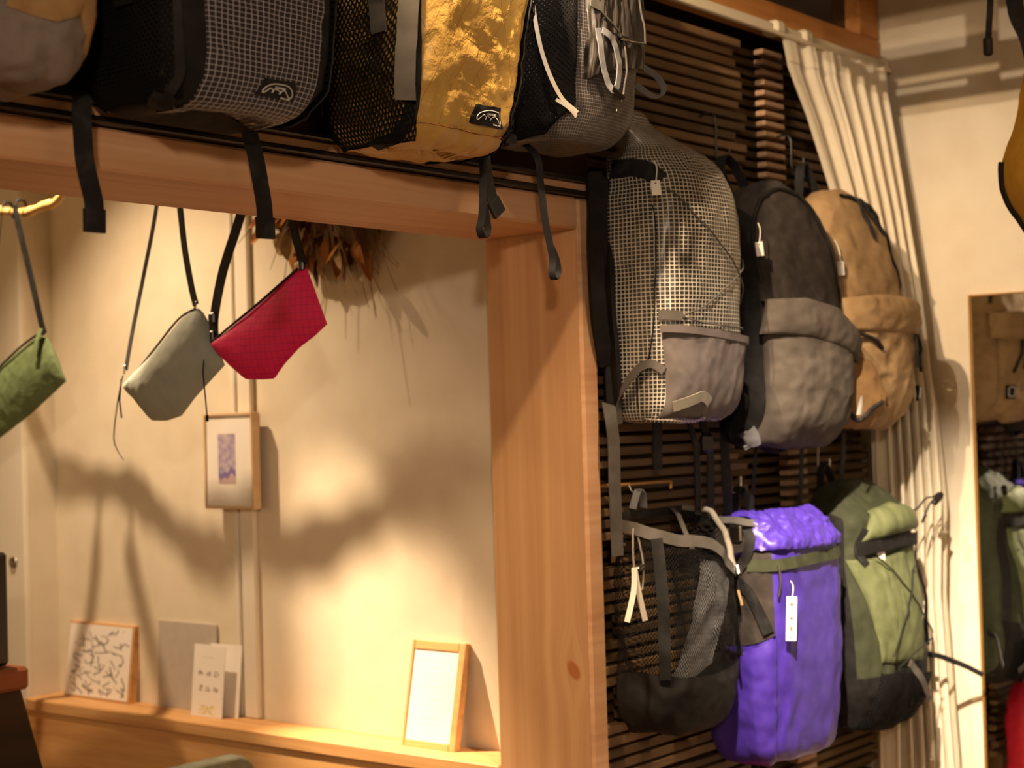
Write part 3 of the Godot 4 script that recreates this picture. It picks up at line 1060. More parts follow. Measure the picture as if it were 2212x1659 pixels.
	part("pocket_edge", b.strap(v2([168, 0.34, 160, 0.24, 152, 0.13, 139, 0.066, 124, 0.042]), 0.006, true, 0.021), M.elastic, t, "pale elastic pocket edge")
	part("pocket_edge", b.strap(v2([142, 0.060, 133, 0.049, 125, 0.037]), 0.005, true, 0.024), M.elastic, t)
	for q in [[-0.05, 0.21, -0.02, 0.25, -0.005, 0.30, 0.0, 0.38], [0.075, 0.165, 0.055, 0.23, 0.02, 0.31], [-0.045, 0.19, -0.015, 0.172, 0.012, 0.158, 0.04, 0.158, 0.075, 0.163], [0.006, 0.158, 0.013, 0.12, 0.010, 0.085, 0.004, 0.066]]:
		part("bungee_cord", b.cord(v2(q), 0.0017, false, 0.019), M.dark_grey_web, t)
	part("cord_lock", Shape.new().tube(smooth(PackedVector3Array([b.spot(Vector2(-0.004, 0.158), false, 0.020)[0], b.spot(Vector2(0.014, 0.158), false, 0.020)[0]])), 0.0042, 8), M.steel, t)
	part("loop_tab", b.strap(v2([-0.062, 0.205, -0.036, 0.20]), 0.02, false, 0.017), M.dark_grey_web, t)
	part("daisy_loop", b.strap(v2([-0.05, 0.165, -0.042, 0.12, -0.022, 0.083, -0.008, 0.086, -0.004, 0.115, -0.018, 0.150, -0.042, 0.163]), 0.011, false, 0.017), M.silver_web, t)
	part("cord_end", Shape.new().tube(smooth(PackedVector3Array([b.spot(Vector2(-0.018, 0.082), false, 0.016)[0], b.spot(Vector2(0.008, 0.072), false, 0.018)[0]])), 0.005, 8), M.black_metal, t)
	part("drain_eyelet", Shape.new().lathe(PackedVector2Array([Vector2(0.001, 0.001), Vector2(0.003, 0.0016), Vector2(0.004, 0.0)]), 14, Transform3D(Basis(Vector3(1, 0, 0), PI / 2), b.spot(Vector2(0.025, 0.055), false, 0.0005)[0])), M.steel, t)
	part("silver_loop", Shape.new().band(smooth(v3([0.118, 0.170, 0.07, 0.150, 0.165, 0.10, 0.178, 0.143, 0.13, 0.196, 0.123, 0.14, 0.190, 0.105, 0.14, 0.168, 0.103, 0.135, 0.140, 0.130, 0.11, 0.118, 0.153, 0.08])), Vector3(-0.1, 0.2, 1), 0.011), M.silver_web, t, "silver tape loop sticking out to the right")
	hang_strap(t, "webbing_loop", [-0.24, 1.93, 0.06, -0.236, 1.899, 0.098, -0.229, 1.854, 0.1, -0.22, 1.798, 0.1, -0.208, 1.756, 0.1, -0.205, 1.739, 0.1, -0.208, 1.721, 0.1, -0.201, 1.713, 0.1, -0.192, 1.725, 0.1, -0.197, 1.745, 0.1, -0.206, 1.762, 0.098], 0.0105, M.black_web, Vector3(0.72, 0, 0.7))
	part("buckle", Shape.new().box(Vector3(-0.165, -0.012, 0.09), Vector3(-0.14, 0.008, 0.104), 0.004), M.black_metal, t)
	part("haul_loop", Shape.new().band(smooth(v3([-0.03, 0.46, 0.03, -0.02, 0.52, 0.02, 0.02, 0.52, 0.02, 0.03, 0.46, 0.03])), Vector3(0, 0, 1), 0.02), M.black_web, t)
	# the rail and hooks they hang from
	var r := thing("hanging_rail", "black steel rail on the dark board above the backpacks", "rail")
	part("bar", Shape.new().tube(PackedVector3Array([Vector3(-1.74, 2.44, 0.035), Vector3(0.05, 2.44, 0.035)]), 0.008, 10), M.black_metal, r)
	for x in [-1.7, -0.85, 0.02]:
		part("bracket", Shape.new().box(Vector3(x - 0.01, 2.43, -0.012), Vector3(x + 0.01, 2.45, 0.035), 0.002), M.black_metal, r)


# ------------------------------------------------------------------ upper packs on the lattice
func shoulder_straps(t: Node3D, w: float, y0: float, y1: float, m: Material, left_only := false):
	for s in [-1, 1]:
		if left_only and s > 0: continue
		part("shoulder_strap", Shape.new().band(smooth(v3([s * w * 0.3, y1, 0.0, s * w * 0.75, y1 - 0.06, -0.006, s * w * 1.02, (y0 + y1) / 2, 0.012, s * w * 1.0, y0 + 0.1, 0.016, s * w * 0.9, y0, 0.01])), Vector3(s * 0.5, 0, 0.8), 0.05, 0.008), m, t)


func upper_packs():
	# silver grid roll-top
	var at := Vector3(0.180, 1.487, 0.006)
	var b := Bag.new([[0.035, 0.004, 0.06, 0.05, 3, 0], [0.002, 0.09, 0.10, 0.02, 3, 0], [0.018, 0.112, 0.125, 0.006, 3.4, 0], [0.07, 0.119, 0.142, 0.0, 3.2, 0], [0.2, 0.124, 0.152, 0.0, 2.9, 0], [0.32, 0.125, 0.156, 0.0, 2.8, 0], [0.40, 0.119, 0.145, 0.0, 2.7, 0], [0.445, 0.108, 0.12, 0.0, 2.6, -0.006], [0.468, 0.085, 0.095, 0.01, 2.5, -0.012], [0.50, 0.05, 0.06, 0.012, 2.5, -0.06], [0.525, 0.035, 0.05, 0.016, 2.5, -0.075], [0.53, 0.004, 0.04, 0.03, 2.5, -0.075]], 6, 0.0034, Vector3(13, 7, 13))
	var t := thing("backpack", "roll-top backpack in shiny silver grid ripstop with a grey lower pocket", "backpack", at, 0.0, "backpacks on the slatted wall")
	part("body", b.body(120, 10), M.silver_grid, t)
	part("collar_buckle", b.strap(v2([150, 0.40, 165, 0.42, 190, 0.43]), 0.03, true, 0.004), M.black_web, t)
	part("back_panel", Shape.new().box(Vector3(-0.13, 0.0, -0.004), Vector3(0.13, 0.42, 0.016), 0.01), M.black_cloth, t)
	part("lower_pocket", b.patch(v2([-0.106, 0.012, 0.0, 0.004, 0.100, 0.012]), v2([-0.117, 0.158, 0.0, 0.148, 0.113, 0.140]), 0.003, 0.010, false, 44, 40, true), M.stretch_grey, t)
	part("pocket_hem", b.strap(v2([-0.116, 0.155, 0.0, 0.145, 0.112, 0.137]), 0.012, false, 0.014), M.stretch_grey, t)
	for q in [[-0.105, 0.385, -0.06, 0.335, 0.0, 0.295, 0.06, 0.255, 0.118, 0.20], [0.12, 0.29, 0.08, 0.26, 0.0, 0.22, -0.055, 0.19, -0.092, 0.176, -0.06, 0.166, 0.0, 0.162, 0.11, 0.158]]:
		part("bungee_cord", b.cord(v2(q), 0.0014, false, 0.005), M.dark_grey_web, t)
	part("loop_tab", b.strap(v2([-0.118, 0.178, -0.094, 0.175]), 0.016, false, 0.005), M.dark_grey_web, t)
	part("corner_seam", b.cord(v2([-0.1195, 0.02, -0.1205, 0.2, -0.1195, 0.36]), 0.0012, false, 0.002), M.black_web, t)
	part("compression_strap", Shape.new().band(smooth(v3([-0.128, 0.0, 0.03, -0.140, 0.045, 0.04, -0.138, 0.085, 0.07, -0.128, 0.098, 0.095, -0.118, 0.085, 0.115])), Vector3(0.2, 1, 0.2), 0.014), M.dark_grey_web, t)
	part("compression_strap", b.strap(v2([-0.10, 0.03, -0.055, 0.045, -0.03, 0.035]), 0.018, false, 0.012), M.grey_web, t)
	part("bottom_piping", b.strap(v2([-0.12, 0.012, -0.06, 0.008, -0.02, 0.012]), 0.006, false, 0.009), M.silver_grid, t)
	shoulder_straps(t, 0.125, 0.02, 0.41, M.black_cloth, true)
	part("hip_belt", Shape.new().band(smooth(v3([-0.128, 0.10, 0.006, -0.162, 0.18, 0.018, -0.178, 0.29, 0.026, -0.174, 0.36, 0.026, -0.17, 0.42, 0.022])), Vector3(1, 0, 0.5), 0.026, 0.01), M.black_cloth, t)
	hang_strap(t, "webbing_tail", [0.03, 1.52, 0.03, 0.012, 1.496, 0.046, 0.013, 1.454, 0.05, 0.012, 1.385, 0.05, 0.014, 1.27, 0.05], 0.024, M.dark_grey_web, Vector3(1, 0, 0.3))
	hang_strap(t, "webbing_tail", [0.176, 1.50, 0.03, 0.173, 1.473, 0.03, 0.170, 1.405, 0.03], 0.024, M.black_web)
	hang_strap(t, "webbing_tail", [0.27, 1.50, 0.03, 0.272, 1.467, 0.038, 0.282, 1.429, 0.04, 0.280, 1.32, 0.04], 0.015, M.black_web)
	hang_strap(t, "webbing_tail", [0.31, 1.50, 0.03, 0.318, 1.461, 0.038, 0.328, 1.42, 0.04, 0.320, 1.31, 0.04], 0.02, M.black_web)
	part("strap_buckle", Shape.new().box(Vector3(0.12, -0.058, 0.026), Vector3(0.152, -0.022, 0.042), 0.006), M.black_metal, t)
	price_tag("white price tag on the silver grid roll-top", Vector3(0.03, 1.915, 0.135), Vector3(0.012, 1.879, 0.148), 0.015, 0.024, 4)

	# charcoal daypack
	at = Vector3(0.535, 1.435, 0.022)
	b = Bag.new([[0.04, 0.004, 0.06, 0.05, 3, 0], [0.004, 0.09, 0.09, 0.02, 3, 0], [0.03, 0.12, 0.115, 0.004, 3.3, 0], [0.09, 0.132, 0.128, 0.0, 3.5, 0], [0.22, 0.135, 0.128, 0.0, 3.4, 0], [0.34, 0.13, 0.118, 0.0, 3.2, 0], [0.42, 0.112, 0.10, 0.0, 3.0, 0], [0.47, 0.08, 0.08, 0.0, 2.8, 0], [0.495, 0.04, 0.06, 0.01, 2.6, 0], [0.50, 0.004, 0.05, 0.04, 2.6, 0]], 10, 0.005, Vector3(9, 8, 9))
	t = thing("backpack", "charcoal daypack with a big flapped front pocket", "backpack", at, -7.0, "backpacks on the slatted wall")
	part("body", b.body(), M.charcoal_dark, t)
	part("back_panel", b.patch(v2([235, 0.01, 190, 0.01, 147, 0.02]), v2([235, 0.45, 190, 0.45, 150, 0.42]), 0.003, 0.004, true, 20, 40), M.black_cloth, t)
	part("front_pocket", b.patch(v2([-0.118, 0.012, -0.06, 0.002, 0.06, 0.002, 0.118, 0.03]), v2([-0.124, 0.225, -0.05, 0.225, 0.05, 0.21, 0.128, 0.185]), 0.004, 0.034, false, 50, 50, true), M.charcoal, t)
	part("pocket_flap", b.patch(v2([-0.127, 0.205, -0.05, 0.195, 0.05, 0.175, 0.131, 0.15]), v2([-0.121, 0.265, -0.05, 0.268, 0.03, 0.255, 0.131, 0.195]), 0.03, 0.016, false, 50, 20, false, -0.03), M.charcoal, t)
	part("zipper", b.cord(v2([-0.118, 0.30, -0.115, 0.38, -0.085, 0.445, -0.03, 0.478, 0.03, 0.470, 0.075, 0.44, 0.108, 0.37, 0.124, 0.27, 0.13, 0.20]), 0.0042, false, 0.003), M.black_web, t)
	part("zipper_pull", b.cord(v2([-0.112, 0.375, -0.118, 0.34, -0.12, 0.315]), 0.003, false, 0.008), M.black_web, t)
	part("zipper_pull", b.cord(v2([0.128, 0.165, 0.131, 0.13, 0.134, 0.09]), 0.0028, false, 0.02), M.black_web, t)
	part("crest", b.patch(v2([0.085, 0.062, 0.112, 0.062]), v2([0.097, 0.092, 0.101, 0.092]), 0.037, 0.0, false, 6, 8, false, -0.001), M.label_white, t, "small white triangular crest")
	part("corner_tab", b.patch(v2([-0.121, 0.026, -0.111, 0.008]), v2([-0.123, 0.044, -0.106, 0.016]), 0.014, 0.0, false, 8, 8), M.silver_web, t)
	shoulder_straps(t, 0.125, 0.02, 0.43, M.black_cloth)
	part("haul_loop", Shape.new().band(smooth(v3([-0.095, 0.47, 0.02, -0.115, 0.52, 0.016, -0.100, 0.545, 0.014, -0.075, 0.53, 0.016, -0.055, 0.50, 0.02, -0.04, 0.465, 0.03])), Vector3(0, 0, 1), 0.022), M.black_web, t)
	hang_strap(t, "webbing_tail", [0.42, 1.47, 0.03, 0.418, 1.446, 0.03, 0.423, 1.313, 0.03], 0.022, M.black_web)
	hang_strap(t, "webbing_tail", [0.52, 1.46, 0.03, 0.513, 1.434, 0.03, 0.491, 1.31, 0.03], 0.008, M.black_web)
	hang_strap(t, "webbing_tail", [0.66, 1.46, 0.03, 0.660, 1.430, 0.03, 0.644, 1.29, 0.03], 0.010, M.black_web)
	hang_strap(t, "webbing_loop", [0.515, 1.455, 0.03, 0.519, 1.439, 0.035, 0.544, 1.425, 0.04, 0.58, 1.423, 0.04, 0.59, 1.44, 0.035], 0.016, M.black_web, Vector3(0, 0.3, 1))
	price_tag("white price tag on a looped string on the charcoal daypack", Vector3(0.388, 1.842, 0.118), Vector3(0.375, 1.806, 0.126), 0.014, 0.026, 5)

	# khaki daypack
	at = Vector3(0.80, 1.462, 0.018)
	b = Bag.new([[0.04, 0.004, 0.06, 0.05, 3, 0], [0.004, 0.09, 0.10, 0.02, 3, 0], [0.03, 0.12, 0.125, 0.004, 3.3, 0], [0.09, 0.13, 0.138, 0.0, 3.4, 0], [0.22, 0.133, 0.138, 0.0, 3.3, 0], [0.34, 0.128, 0.122, 0.0, 3.1, 0], [0.41, 0.112, 0.10, 0.0, 3.0, 0], [0.455, 0.08, 0.08, 0.0, 2.8, 0], [0.475, 0.04, 0.06, 0.01, 2.6, 0], [0.48, 0.004, 0.05, 0.04, 2.6, 0]], 20, 0.006, Vector3(9, 9, 9))
	t = thing("backpack", "khaki tan daypack beside the curtain", "backpack", at, -5.0, "backpacks on the slatted wall")
	part("body", b.body(), M.khaki, t)
	part("front_pocket", b.patch(v2([-0.115, 0.014, -0.05, 0.004, 0.06, 0.004, 0.115, 0.03]), v2([-0.12, 0.20, -0.05, 0.205, 0.05, 0.205, 0.118, 0.20]), 0.004, 0.030, false, 46, 46, true), M.khaki, t)
	part("pocket_flap", b.patch(v2([-0.122, 0.19, -0.05, 0.185, 0.05, 0.185, 0.128, 0.19]), v2([-0.118, 0.25, -0.05, 0.258, 0.05, 0.258, 0.128, 0.245]), 0.028, 0.016, false, 46, 20, false, -0.03), M.khaki, t)
	part("corner_panel", b.patch(v2([-0.12, 0.02, -0.06, 0.02, -0.03, 0.05]), v2([-0.122, 0.15, -0.08, 0.13, -0.035, 0.06]), 0.034, 0.004, false, 20, 20, false, -0.006), M.khaki_dark, t)
	part("zipper", b.cord(v2([-0.03, 0.462, 0.03, 0.452, 0.07, 0.435, 0.105, 0.37, 0.122, 0.27]), 0.0045, false, 0.003), M.black_web, t)
	for q in [[0.005, 0.455, 0.012, 0.42, 0.022, 0.375], [0.018, 0.455, 0.040, 0.42, 0.062, 0.385]]:
		part("zipper_pull", b.cord(v2(q), 0.004, false, 0.008), M.black_web, t)
	part("pocket_zipper", b.cord(v2([-0.115, 0.188, -0.08, 0.175, -0.05, 0.155]), 0.004, false, 0.036), M.black_web, t)
	for q in [[0.072, 0.185, 0.07, 0.15, 0.078, 0.12], [0.082, 0.185, 0.092, 0.145, 0.105, 0.112]]:
		part("pocket_pull", b.cord(v2(q), 0.004, false, 0.036), M.black_web, t)
	part("pocket_pull", b.cord(v2([-0.112, 0.05, -0.095, 0.035, -0.08, 0.05, -0.06, 0.06]), 0.005, false, 0.038), M.black_web, t)
	part("cloth_label", b.patch(v2([0.098, 0.058, 0.112, 0.058]), v2([0.098, 0.085, 0.112, 0.085]), 0.030, 0.0, false, 6, 6), M.label_black, t)
	part("cloth_label_print", b.cord(v2([0.101, 0.064, 0.101, 0.079, 0.109, 0.079, 0.109, 0.064, 0.101, 0.064]), 0.0007, false, 0.0315), M.label_white, t)
	shoulder_straps(t, 0.125, 0.02, 0.42, M.black_cloth)
	part("haul_loop", Shape.new().band(smooth(v3([-0.095, 0.45, 0.02, -0.08, 0.515, 0.016, -0.07, 0.532, 0.014, -0.055, 0.528, 0.014, -0.02, 0.46, 0.02])), Vector3(0, 0, 1), 0.02), M.black_web, t)
	hang_strap(t, "webbing_tail", [0.845, 1.48, 0.03, 0.839, 1.438, 0.04, 0.823, 1.345, 0.04], 0.012, M.black_web)
	price_tag("white price tag hanging by a curved string on the khaki daypack", Vector3(0.672, 1.83, 0.122), Vector3(0.680, 1.788, 0.130), 0.0125, 0.027, 3)


# ------------------------------------------------------------------ lower packs on the lattice
func lower_packs():
	# black mesh pack: net bag over a pale lining sheet
	var at := Vector3(0.172, 0.955, 0.006)
	var b := Bag.new([[0.05, 0.004, 0.05, 0.04, 3, 0], [0.012, 0.08, 0.09, 0.015, 2.8, 0], [0.03, 0.108, 0.108, 0.004, 3, 0], [0.08, 0.122, 0.122, 0.0, 3, 0], [0.2, 0.124, 0.126, 0.0, 2.9, 0], [0.29, 0.12, 0.118, 0.0, 2.8, 0], [0.335, 0.118, 0.11, 0.0, 2.8, 0], [0.372, 0.115, 0.10, 0.0, 2.7, 0], [0.386, 0.11, 0.095, 0.0, 2.7, 0]], 14, 0.005, Vector3(9, 9, 9))
	var t := thing("backpack", "black see-through mesh backpack open at the top beside the post", "backpack", at, 0.0, "backpacks on the slatted wall")
	var shell := b.patch(v2([258, 0.075, 180, 0.115, 90, 0.10, 0, 0.125, -78, 0.09]), v2([258, 0.384, 200, 0.375, 165, 0.352, 120, 0.335, 90, 0.325, 60, 0.29, 40, 0.275, 20, 0.33, 0, 0.365, -78, 0.384]), 0.0, 0.0, true, 110, 60, true, -0.001)
	part("net_body", shell, M.fine_net, t)
	part("base", b.patch(v2([258, -0.07, 180, -0.07, 90, -0.07, 0, -0.07, -78, -0.07]), v2([258, 0.08, 180, 0.12, 90, 0.105, 0, 0.13, -78, 0.095]), 0.001, 0.0, true, 80, 30), M.black_cloth, t)
	part("inner_sheet", b.patch(v2([-0.10, 0.10, -0.055, 0.105, 0.0, 0.125]), v2([0.0, 0.30, 0.045, 0.29, 0.085, 0.26]), -0.007, 0.0, false, 16, 24), M.silver_web, t, "pale sheet seen through the net")
	part("rim_tape", b.strap(v2([205, 0.374, 165, 0.352, 120, 0.335, 90, 0.325, 62, 0.285, 42, 0.268]), 0.02, true, 0.003), M.dark_grey_web, t)
	part("rim_tape", b.strap(v2([205, 0.374, 225, 0.380, 245, 0.383, 262, 0.383]), 0.014, true, 0.002), M.black_web, t)
	part("rim_tape", b.strap(v2([-98, 0.383, -75, 0.383, -50, 0.38, -20, 0.372, 10, 0.345]), 0.014, true, 0.002), M.black_web, t)
	part("rim_cord", b.cord(v2([42, 0.268, 30, 0.30, 18, 0.34, 0, 0.375, -40, 0.40]), 0.006, true, 0.004), M.grey_web, t)
	part("cord_lock", Shape.new().tube(PackedVector3Array([b.spot(Vector2(45, 0.262), true, 0.008)[0], b.spot(Vector2(40, 0.275), true, 0.010)[0]]), 0.007, 8), M.steel, t)
	part("buckle_tab", b.strap(v2([44, 0.235, 44, 0.21]), 0.014, true, 0.008, 0.004), M.tan, t)
	part("side_webbing", b.strap(v2([30, 0.12, 30, 0.2, 34, 0.27]), 0.024, true, 0.006), M.black_web, t)
	part("side_webbing", b.strap(v2([150, 0.11, 150, 0.2, 150, 0.34]), 0.02, true, 0.006), M.black_web, t)
	part("inner_strap", Shape.new().band(PackedVector3Array([Vector3(0.045, 0.31, 0.06), Vector3(0.05, 0.37, 0.03), Vector3(0.06, 0.38, 0.012)]), Vector3(1, 0, 0), 0.012), M.dark_grey_web, t)
	part("draw_cord", Shape.new().tube(smooth(v3([-0.118, 0.36, 0.05, -0.135, 0.345, 0.06, -0.142, 0.30, 0.065, -0.136, 0.262, 0.07, -0.126, 0.262, 0.07, -0.122, 0.30, 0.07, -0.120, 0.345, 0.06])), 0.0018, 6), M.grey_web, t)
	part("cord_lock", Shape.new().tube(v3([-0.138, 0.292, 0.07, -0.124, 0.296, 0.07]), 0.005, 8), M.steel, t)
	part("haul_loop", Shape.new().band(smooth(v3([-0.055, 0.386, 0.006, -0.048, 0.410, 0.010, -0.04, 0.418, 0.010, -0.03, 0.408, 0.010, -0.022, 0.386, 0.006])), Vector3(0, 0, 1), 0.014), M.silver_web, t)
	for q in [[Vector3(-0.183, 0.300, 0.094), Vector3(-0.190, 0.262, 0.096), Vector3(-0.214, 0.216, 0.098)], [Vector3(-0.183, 0.300, 0.094), Vector3(-0.176, 0.262, 0.096), Vector3(-0.162, 0.212, 0.098)]]:
		part("pull_tape", Shape.new().band(smooth(PackedVector3Array(q)), Vector3(0.7, 0, 0.7), 0.009, 0.001), M.elastic, t, "white ribbon zip pull")

	# purple roll-top
	at = Vector3(0.478, 0.868, 0.013)
	b = Bag.new([[0.035, 0.004, 0.08, 0.06, 3, 0], [0.004, 0.095, 0.115, 0.03, 3, 0], [0.02, 0.117, 0.135, 0.008, 3.6, 0], [0.07, 0.122, 0.142, 0.0, 4.2, 0], [0.2, 0.127, 0.150, 0.0, 4.2, 0], [0.32, 0.128, 0.150, 0.0, 4.2, 0], [0.385, 0.126, 0.146, 0.0, 4.0, 0], [0.415, 0.122, 0.125, 0.004, 3.6, 0.002], [0.438, 0.11, 0.10, 0.008, 3.2, 0.004], [0.443, 0.004, 0.06, 0.05, 3, 0.004]], 33, 0.0045, Vector3(11, 7, 11))
	t = thing("backpack", "bright purple roll-top backpack with an olive zip band", "backpack", at, -3.0, "backpacks on the slatted wall")
	part("body", b.body(110, 10), M.purple, t)
	var b3 := Bag.new(b.rows, 44, 0.009, Vector3(20, 16, 20))
	part("rolled_top", b3.patch(v2([-0.126, 0.385, -0.05, 0.382, 0.05, 0.38, 0.126, 0.385]), v2([-0.10, 0.455, -0.05, 0.46, 0.05, 0.46, 0.10, 0.455]), 0.006, 0.006, false, 60, 30), M.purple, t)
	part("zip_band", b.strap(v2([-0.127, 0.358, -0.06, 0.362, 0.0, 0.364, 0.06, 0.366, 0.128, 0.372]), 0.021, false, 0.004), M.olive_dark, t)
	part("zip_pull", Shape.new().tube(smooth(PackedVector3Array([b.spot(Vector2(-0.105, 0.358), false, 0.008)[0], b.spot(Vector2(-0.105, 0.33), false, 0.01)[0], b.spot(Vector2(-0.108, 0.305), false, 0.008)[0]])), 0.0026, 6), M.steel, t)
	part("side_panel", b.patch(v2([222, 0.20, 180, 0.215, 140, 0.235]), v2([222, 0.435, 180, 0.43, 140, 0.43]), 0.002, 0.0, true, 30, 40), M.charcoal_dark, t)
	part("side_pocket", b.patch(v2([222, 0.0, 180, 0.0, 138, 0.0]), v2([222, 0.19, 180, 0.205, 138, 0.235]), 0.003, 0.022, true, 30, 40, true), M.purple, t)
	for q in [[200, 0.44, 188, 0.36, 150, 0.24], [160, 0.42, 185, 0.33, 205, 0.22]]:
		part("side_webbing", b.strap(v2(q), 0.02, true, 0.006), M.black_web, t)
	part("roll_clip", b.strap(v2([205, 0.425, 180, 0.432, 145, 0.425]), 0.014, true, 0.008, 0.005), M.dark_grey_web, t)
	part("roll_buckle", Shape.new().box(Vector3(-0.135, 0.40, 0.058), Vector3(-0.124, 0.43, 0.085), 0.003), M.steel, t)
	shoulder_straps(t, 0.12, 0.03, 0.41, M.black_cloth)
	part("haul_loop", Shape.new().band(smooth(v3([-0.03, 0.43, 0.006, -0.02, 0.48, 0.0, 0.0, 0.49, 0.0, 0.03, 0.43, 0.006])), Vector3(0, 0, 1), 0.018), M.black_web, t)
	price_tag("long printed swing tag on the purple roll-top", Vector3(0.372, 1.200, 0.170), Vector3(0.371, 1.172, 0.172), 0.019, 0.078, -3, true)

	# olive pack
	at = Vector3(0.835, 0.865, 0.022)
	b = Bag.new([[0.04, 0.004, 0.06, 0.05, 3, 0], [0.004, 0.085, 0.10, 0.02, 2.8, 0], [0.04, 0.112, 0.13, 0.004, 3, 0], [0.12, 0.125, 0.15, 0.0, 3, 0], [0.24, 0.125, 0.145, 0.0, 2.9, 0], [0.33, 0.12, 0.128, 0.0, 2.8, 0], [0.40, 0.118, 0.13, 0.0, 2.8, 0], [0.45, 0.10, 0.10, 0.0, 2.6, 0], [0.485, 0.05, 0.06, 0.01, 2.6, 0], [0.49, 0.004, 0.05, 0.04, 2.6, 0]], 52, 0.005, Vector3(16, 5, 16))
	t = thing("backpack", "olive green backpack with black bungee and base beside the curtain", "backpack", at, -7.0, "backpacks on the slatted wall")
	part("body", b.body(), M.olive_dark, t)
	part("back_panel", b.patch(v2([240, 0.01, 195, 0.01, 152, 0.02]), v2([240, 0.44, 195, 0.44, 158, 0.42]), 0.003, 0.006, true, 20, 40), M.black_cloth, t)
	part("front_panel", b.patch(v2([-0.075, 0.14, 0.0, 0.13, 0.06, 0.13]), v2([-0.112, 0.34, -0.02, 0.345, 0.085, 0.36]), 0.004, 0.014, false, 40, 40), M.olive, t)
	part("lid", b.patch(v2([-0.10, 0.372, -0.02, 0.385, 0.10, 0.39]), v2([-0.06, 0.43, 0.0, 0.44, 0.085, 0.425]), 0.006, 0.02, false, 30, 20), M.olive, t)
	part("base", b.patch(v2([-0.10, -0.06, 0.0, -0.06, 0.10, -0.06]), v2([-0.118, 0.11, 0.0, 0.12, 0.118, 0.15]), 0.003, 0.0, false, 40, 30), M.black_cloth, t)
	part("base_pocket", b.patch(v2([-0.095, 0.01, 0.0, 0.0, 0.09, 0.02]), v2([-0.08, 0.12, -0.01, 0.115, 0.1, 0.10]), 0.004, 0.018, false, 30, 30, true), M.dark_net, t)
	for q in [[-0.06, 0.15, -0.035, 0.20, 0.03, 0.29, 0.07, 0.33], [0.08, 0.18, 0.03, 0.24, -0.03, 0.31, -0.07, 0.35], [-0.05, 0.13, 0.0, 0.15, 0.075, 0.17]]:
		part("bungee_cord", b.cord(v2(q), 0.0016, false, 0.020), M.black_web, t)
	part("compression_strap", b.strap(v2([-0.02, 0.135, 0.04, 0.085, 0.085, 0.045]), 0.016, false, 0.022), M.dark_grey_web, t)
	part("side_webbing", b.strap(v2([40, 0.38, 36, 0.28, 30, 0.15]), 0.02, true, 0.010), M.black_web, t)
	part("side_webbing", b.strap(v2([130, 0.40, 140, 0.36, 128, 0.33]), 0.014, true, 0.010), M.black_web, t)
	part("lid_webbing", b.strap(v2([-0.1, 0.362, 0.0, 0.372, 0.1, 0.37]), 0.026, false, 0.012), M.black_cloth, t)
	hang_strap(t, "webbing_tail", [0.985, 0.99, 0.11, 1.012, 0.985, 0.135, 1.045, 0.972, 0.15, 1.085, 0.954, 0.165, 1.118, 0.935, 0.18], 0.011, M.black_web, Vector3(0.1, 1, 0.2))
	var q2 := smooth(v3([0.93, 1.285, 0.11, 0.96, 1.290, 0.13, 0.985, 1.312, 0.14, 1.005, 1.314, 0.145, 1.02, 1.322, 0.15, 1.035, 1.318, 0.15, 1.025, 1.308, 0.15, 1.0, 1.305, 0.145, 0.985, 1.285, 0.14, 0.975, 1.262, 0.135, 0.985, 1.278, 0.14]))
	for k in q2.size(): q2[k] -= at
	part("draw_cord", Shape.new().tube(q2, 0.002, 6), M.black_web, t)
	part("cord_lock", Shape.new().tube(v3([0.148, 0.438, 0.138, 0.168, 0.452, 0.142]), 0.007, 8), M.black_metal, t)
	shoulder_straps(t, 0.12, 0.03, 0.42, M.black_cloth)
	part("haul_loop", Shape.new().band(smooth(v3([-0.06, 0.46, 0.006, -0.05, 0.51, 0.0, -0.03, 0.52, 0.0, -0.005, 0.46, 0.006])), Vector3(0, 0, 1), 0.018), M.black_web, t)
	price_tag("white price tag on a straight string on the olive backpack", Vector3(0.768, 1.270, 0.138), Vector3(0.771, 1.226, 0.150), 0.015, 0.030, 0)

	# red pouch that the mirror shows under the purple pack
	at = Vector3(0.50, 0.54, 0.004)
	b = Bag.new([[0.02, 0.004, 0.04, 0.03, 3, 0], [0.004, 0.08, 0.05, 0.01, 3, 0], [0.03, 0.10, 0.07, 0.002, 3, 0], [0.14, 0.10, 0.075, 0.0, 3, 0], [0.22, 0.085, 0.06, 0.0, 3, 0], [0.26, 0.04, 0.04, 0.004, 3, 0], [0.262, 0.004, 0.03, 0.02, 3, 0]], 61, 0.004, Vector3(10, 10, 10))
	t = thing("shoulder_bag", "small red shoulder bag below the purple roll-top", "bag", at)
	part("body", b.body(50, 7), M.red_cloth, t)
	part("haul_loop", Shape.new().band(smooth(v3([-0.03, 0.255, 0.02, -0.01, 0.30, 0.012, 0.01, 0.30, 0.012, 0.03, 0.255, 0.02])), Vector3(0, 0, 1), 0.014), M.black_web, t)


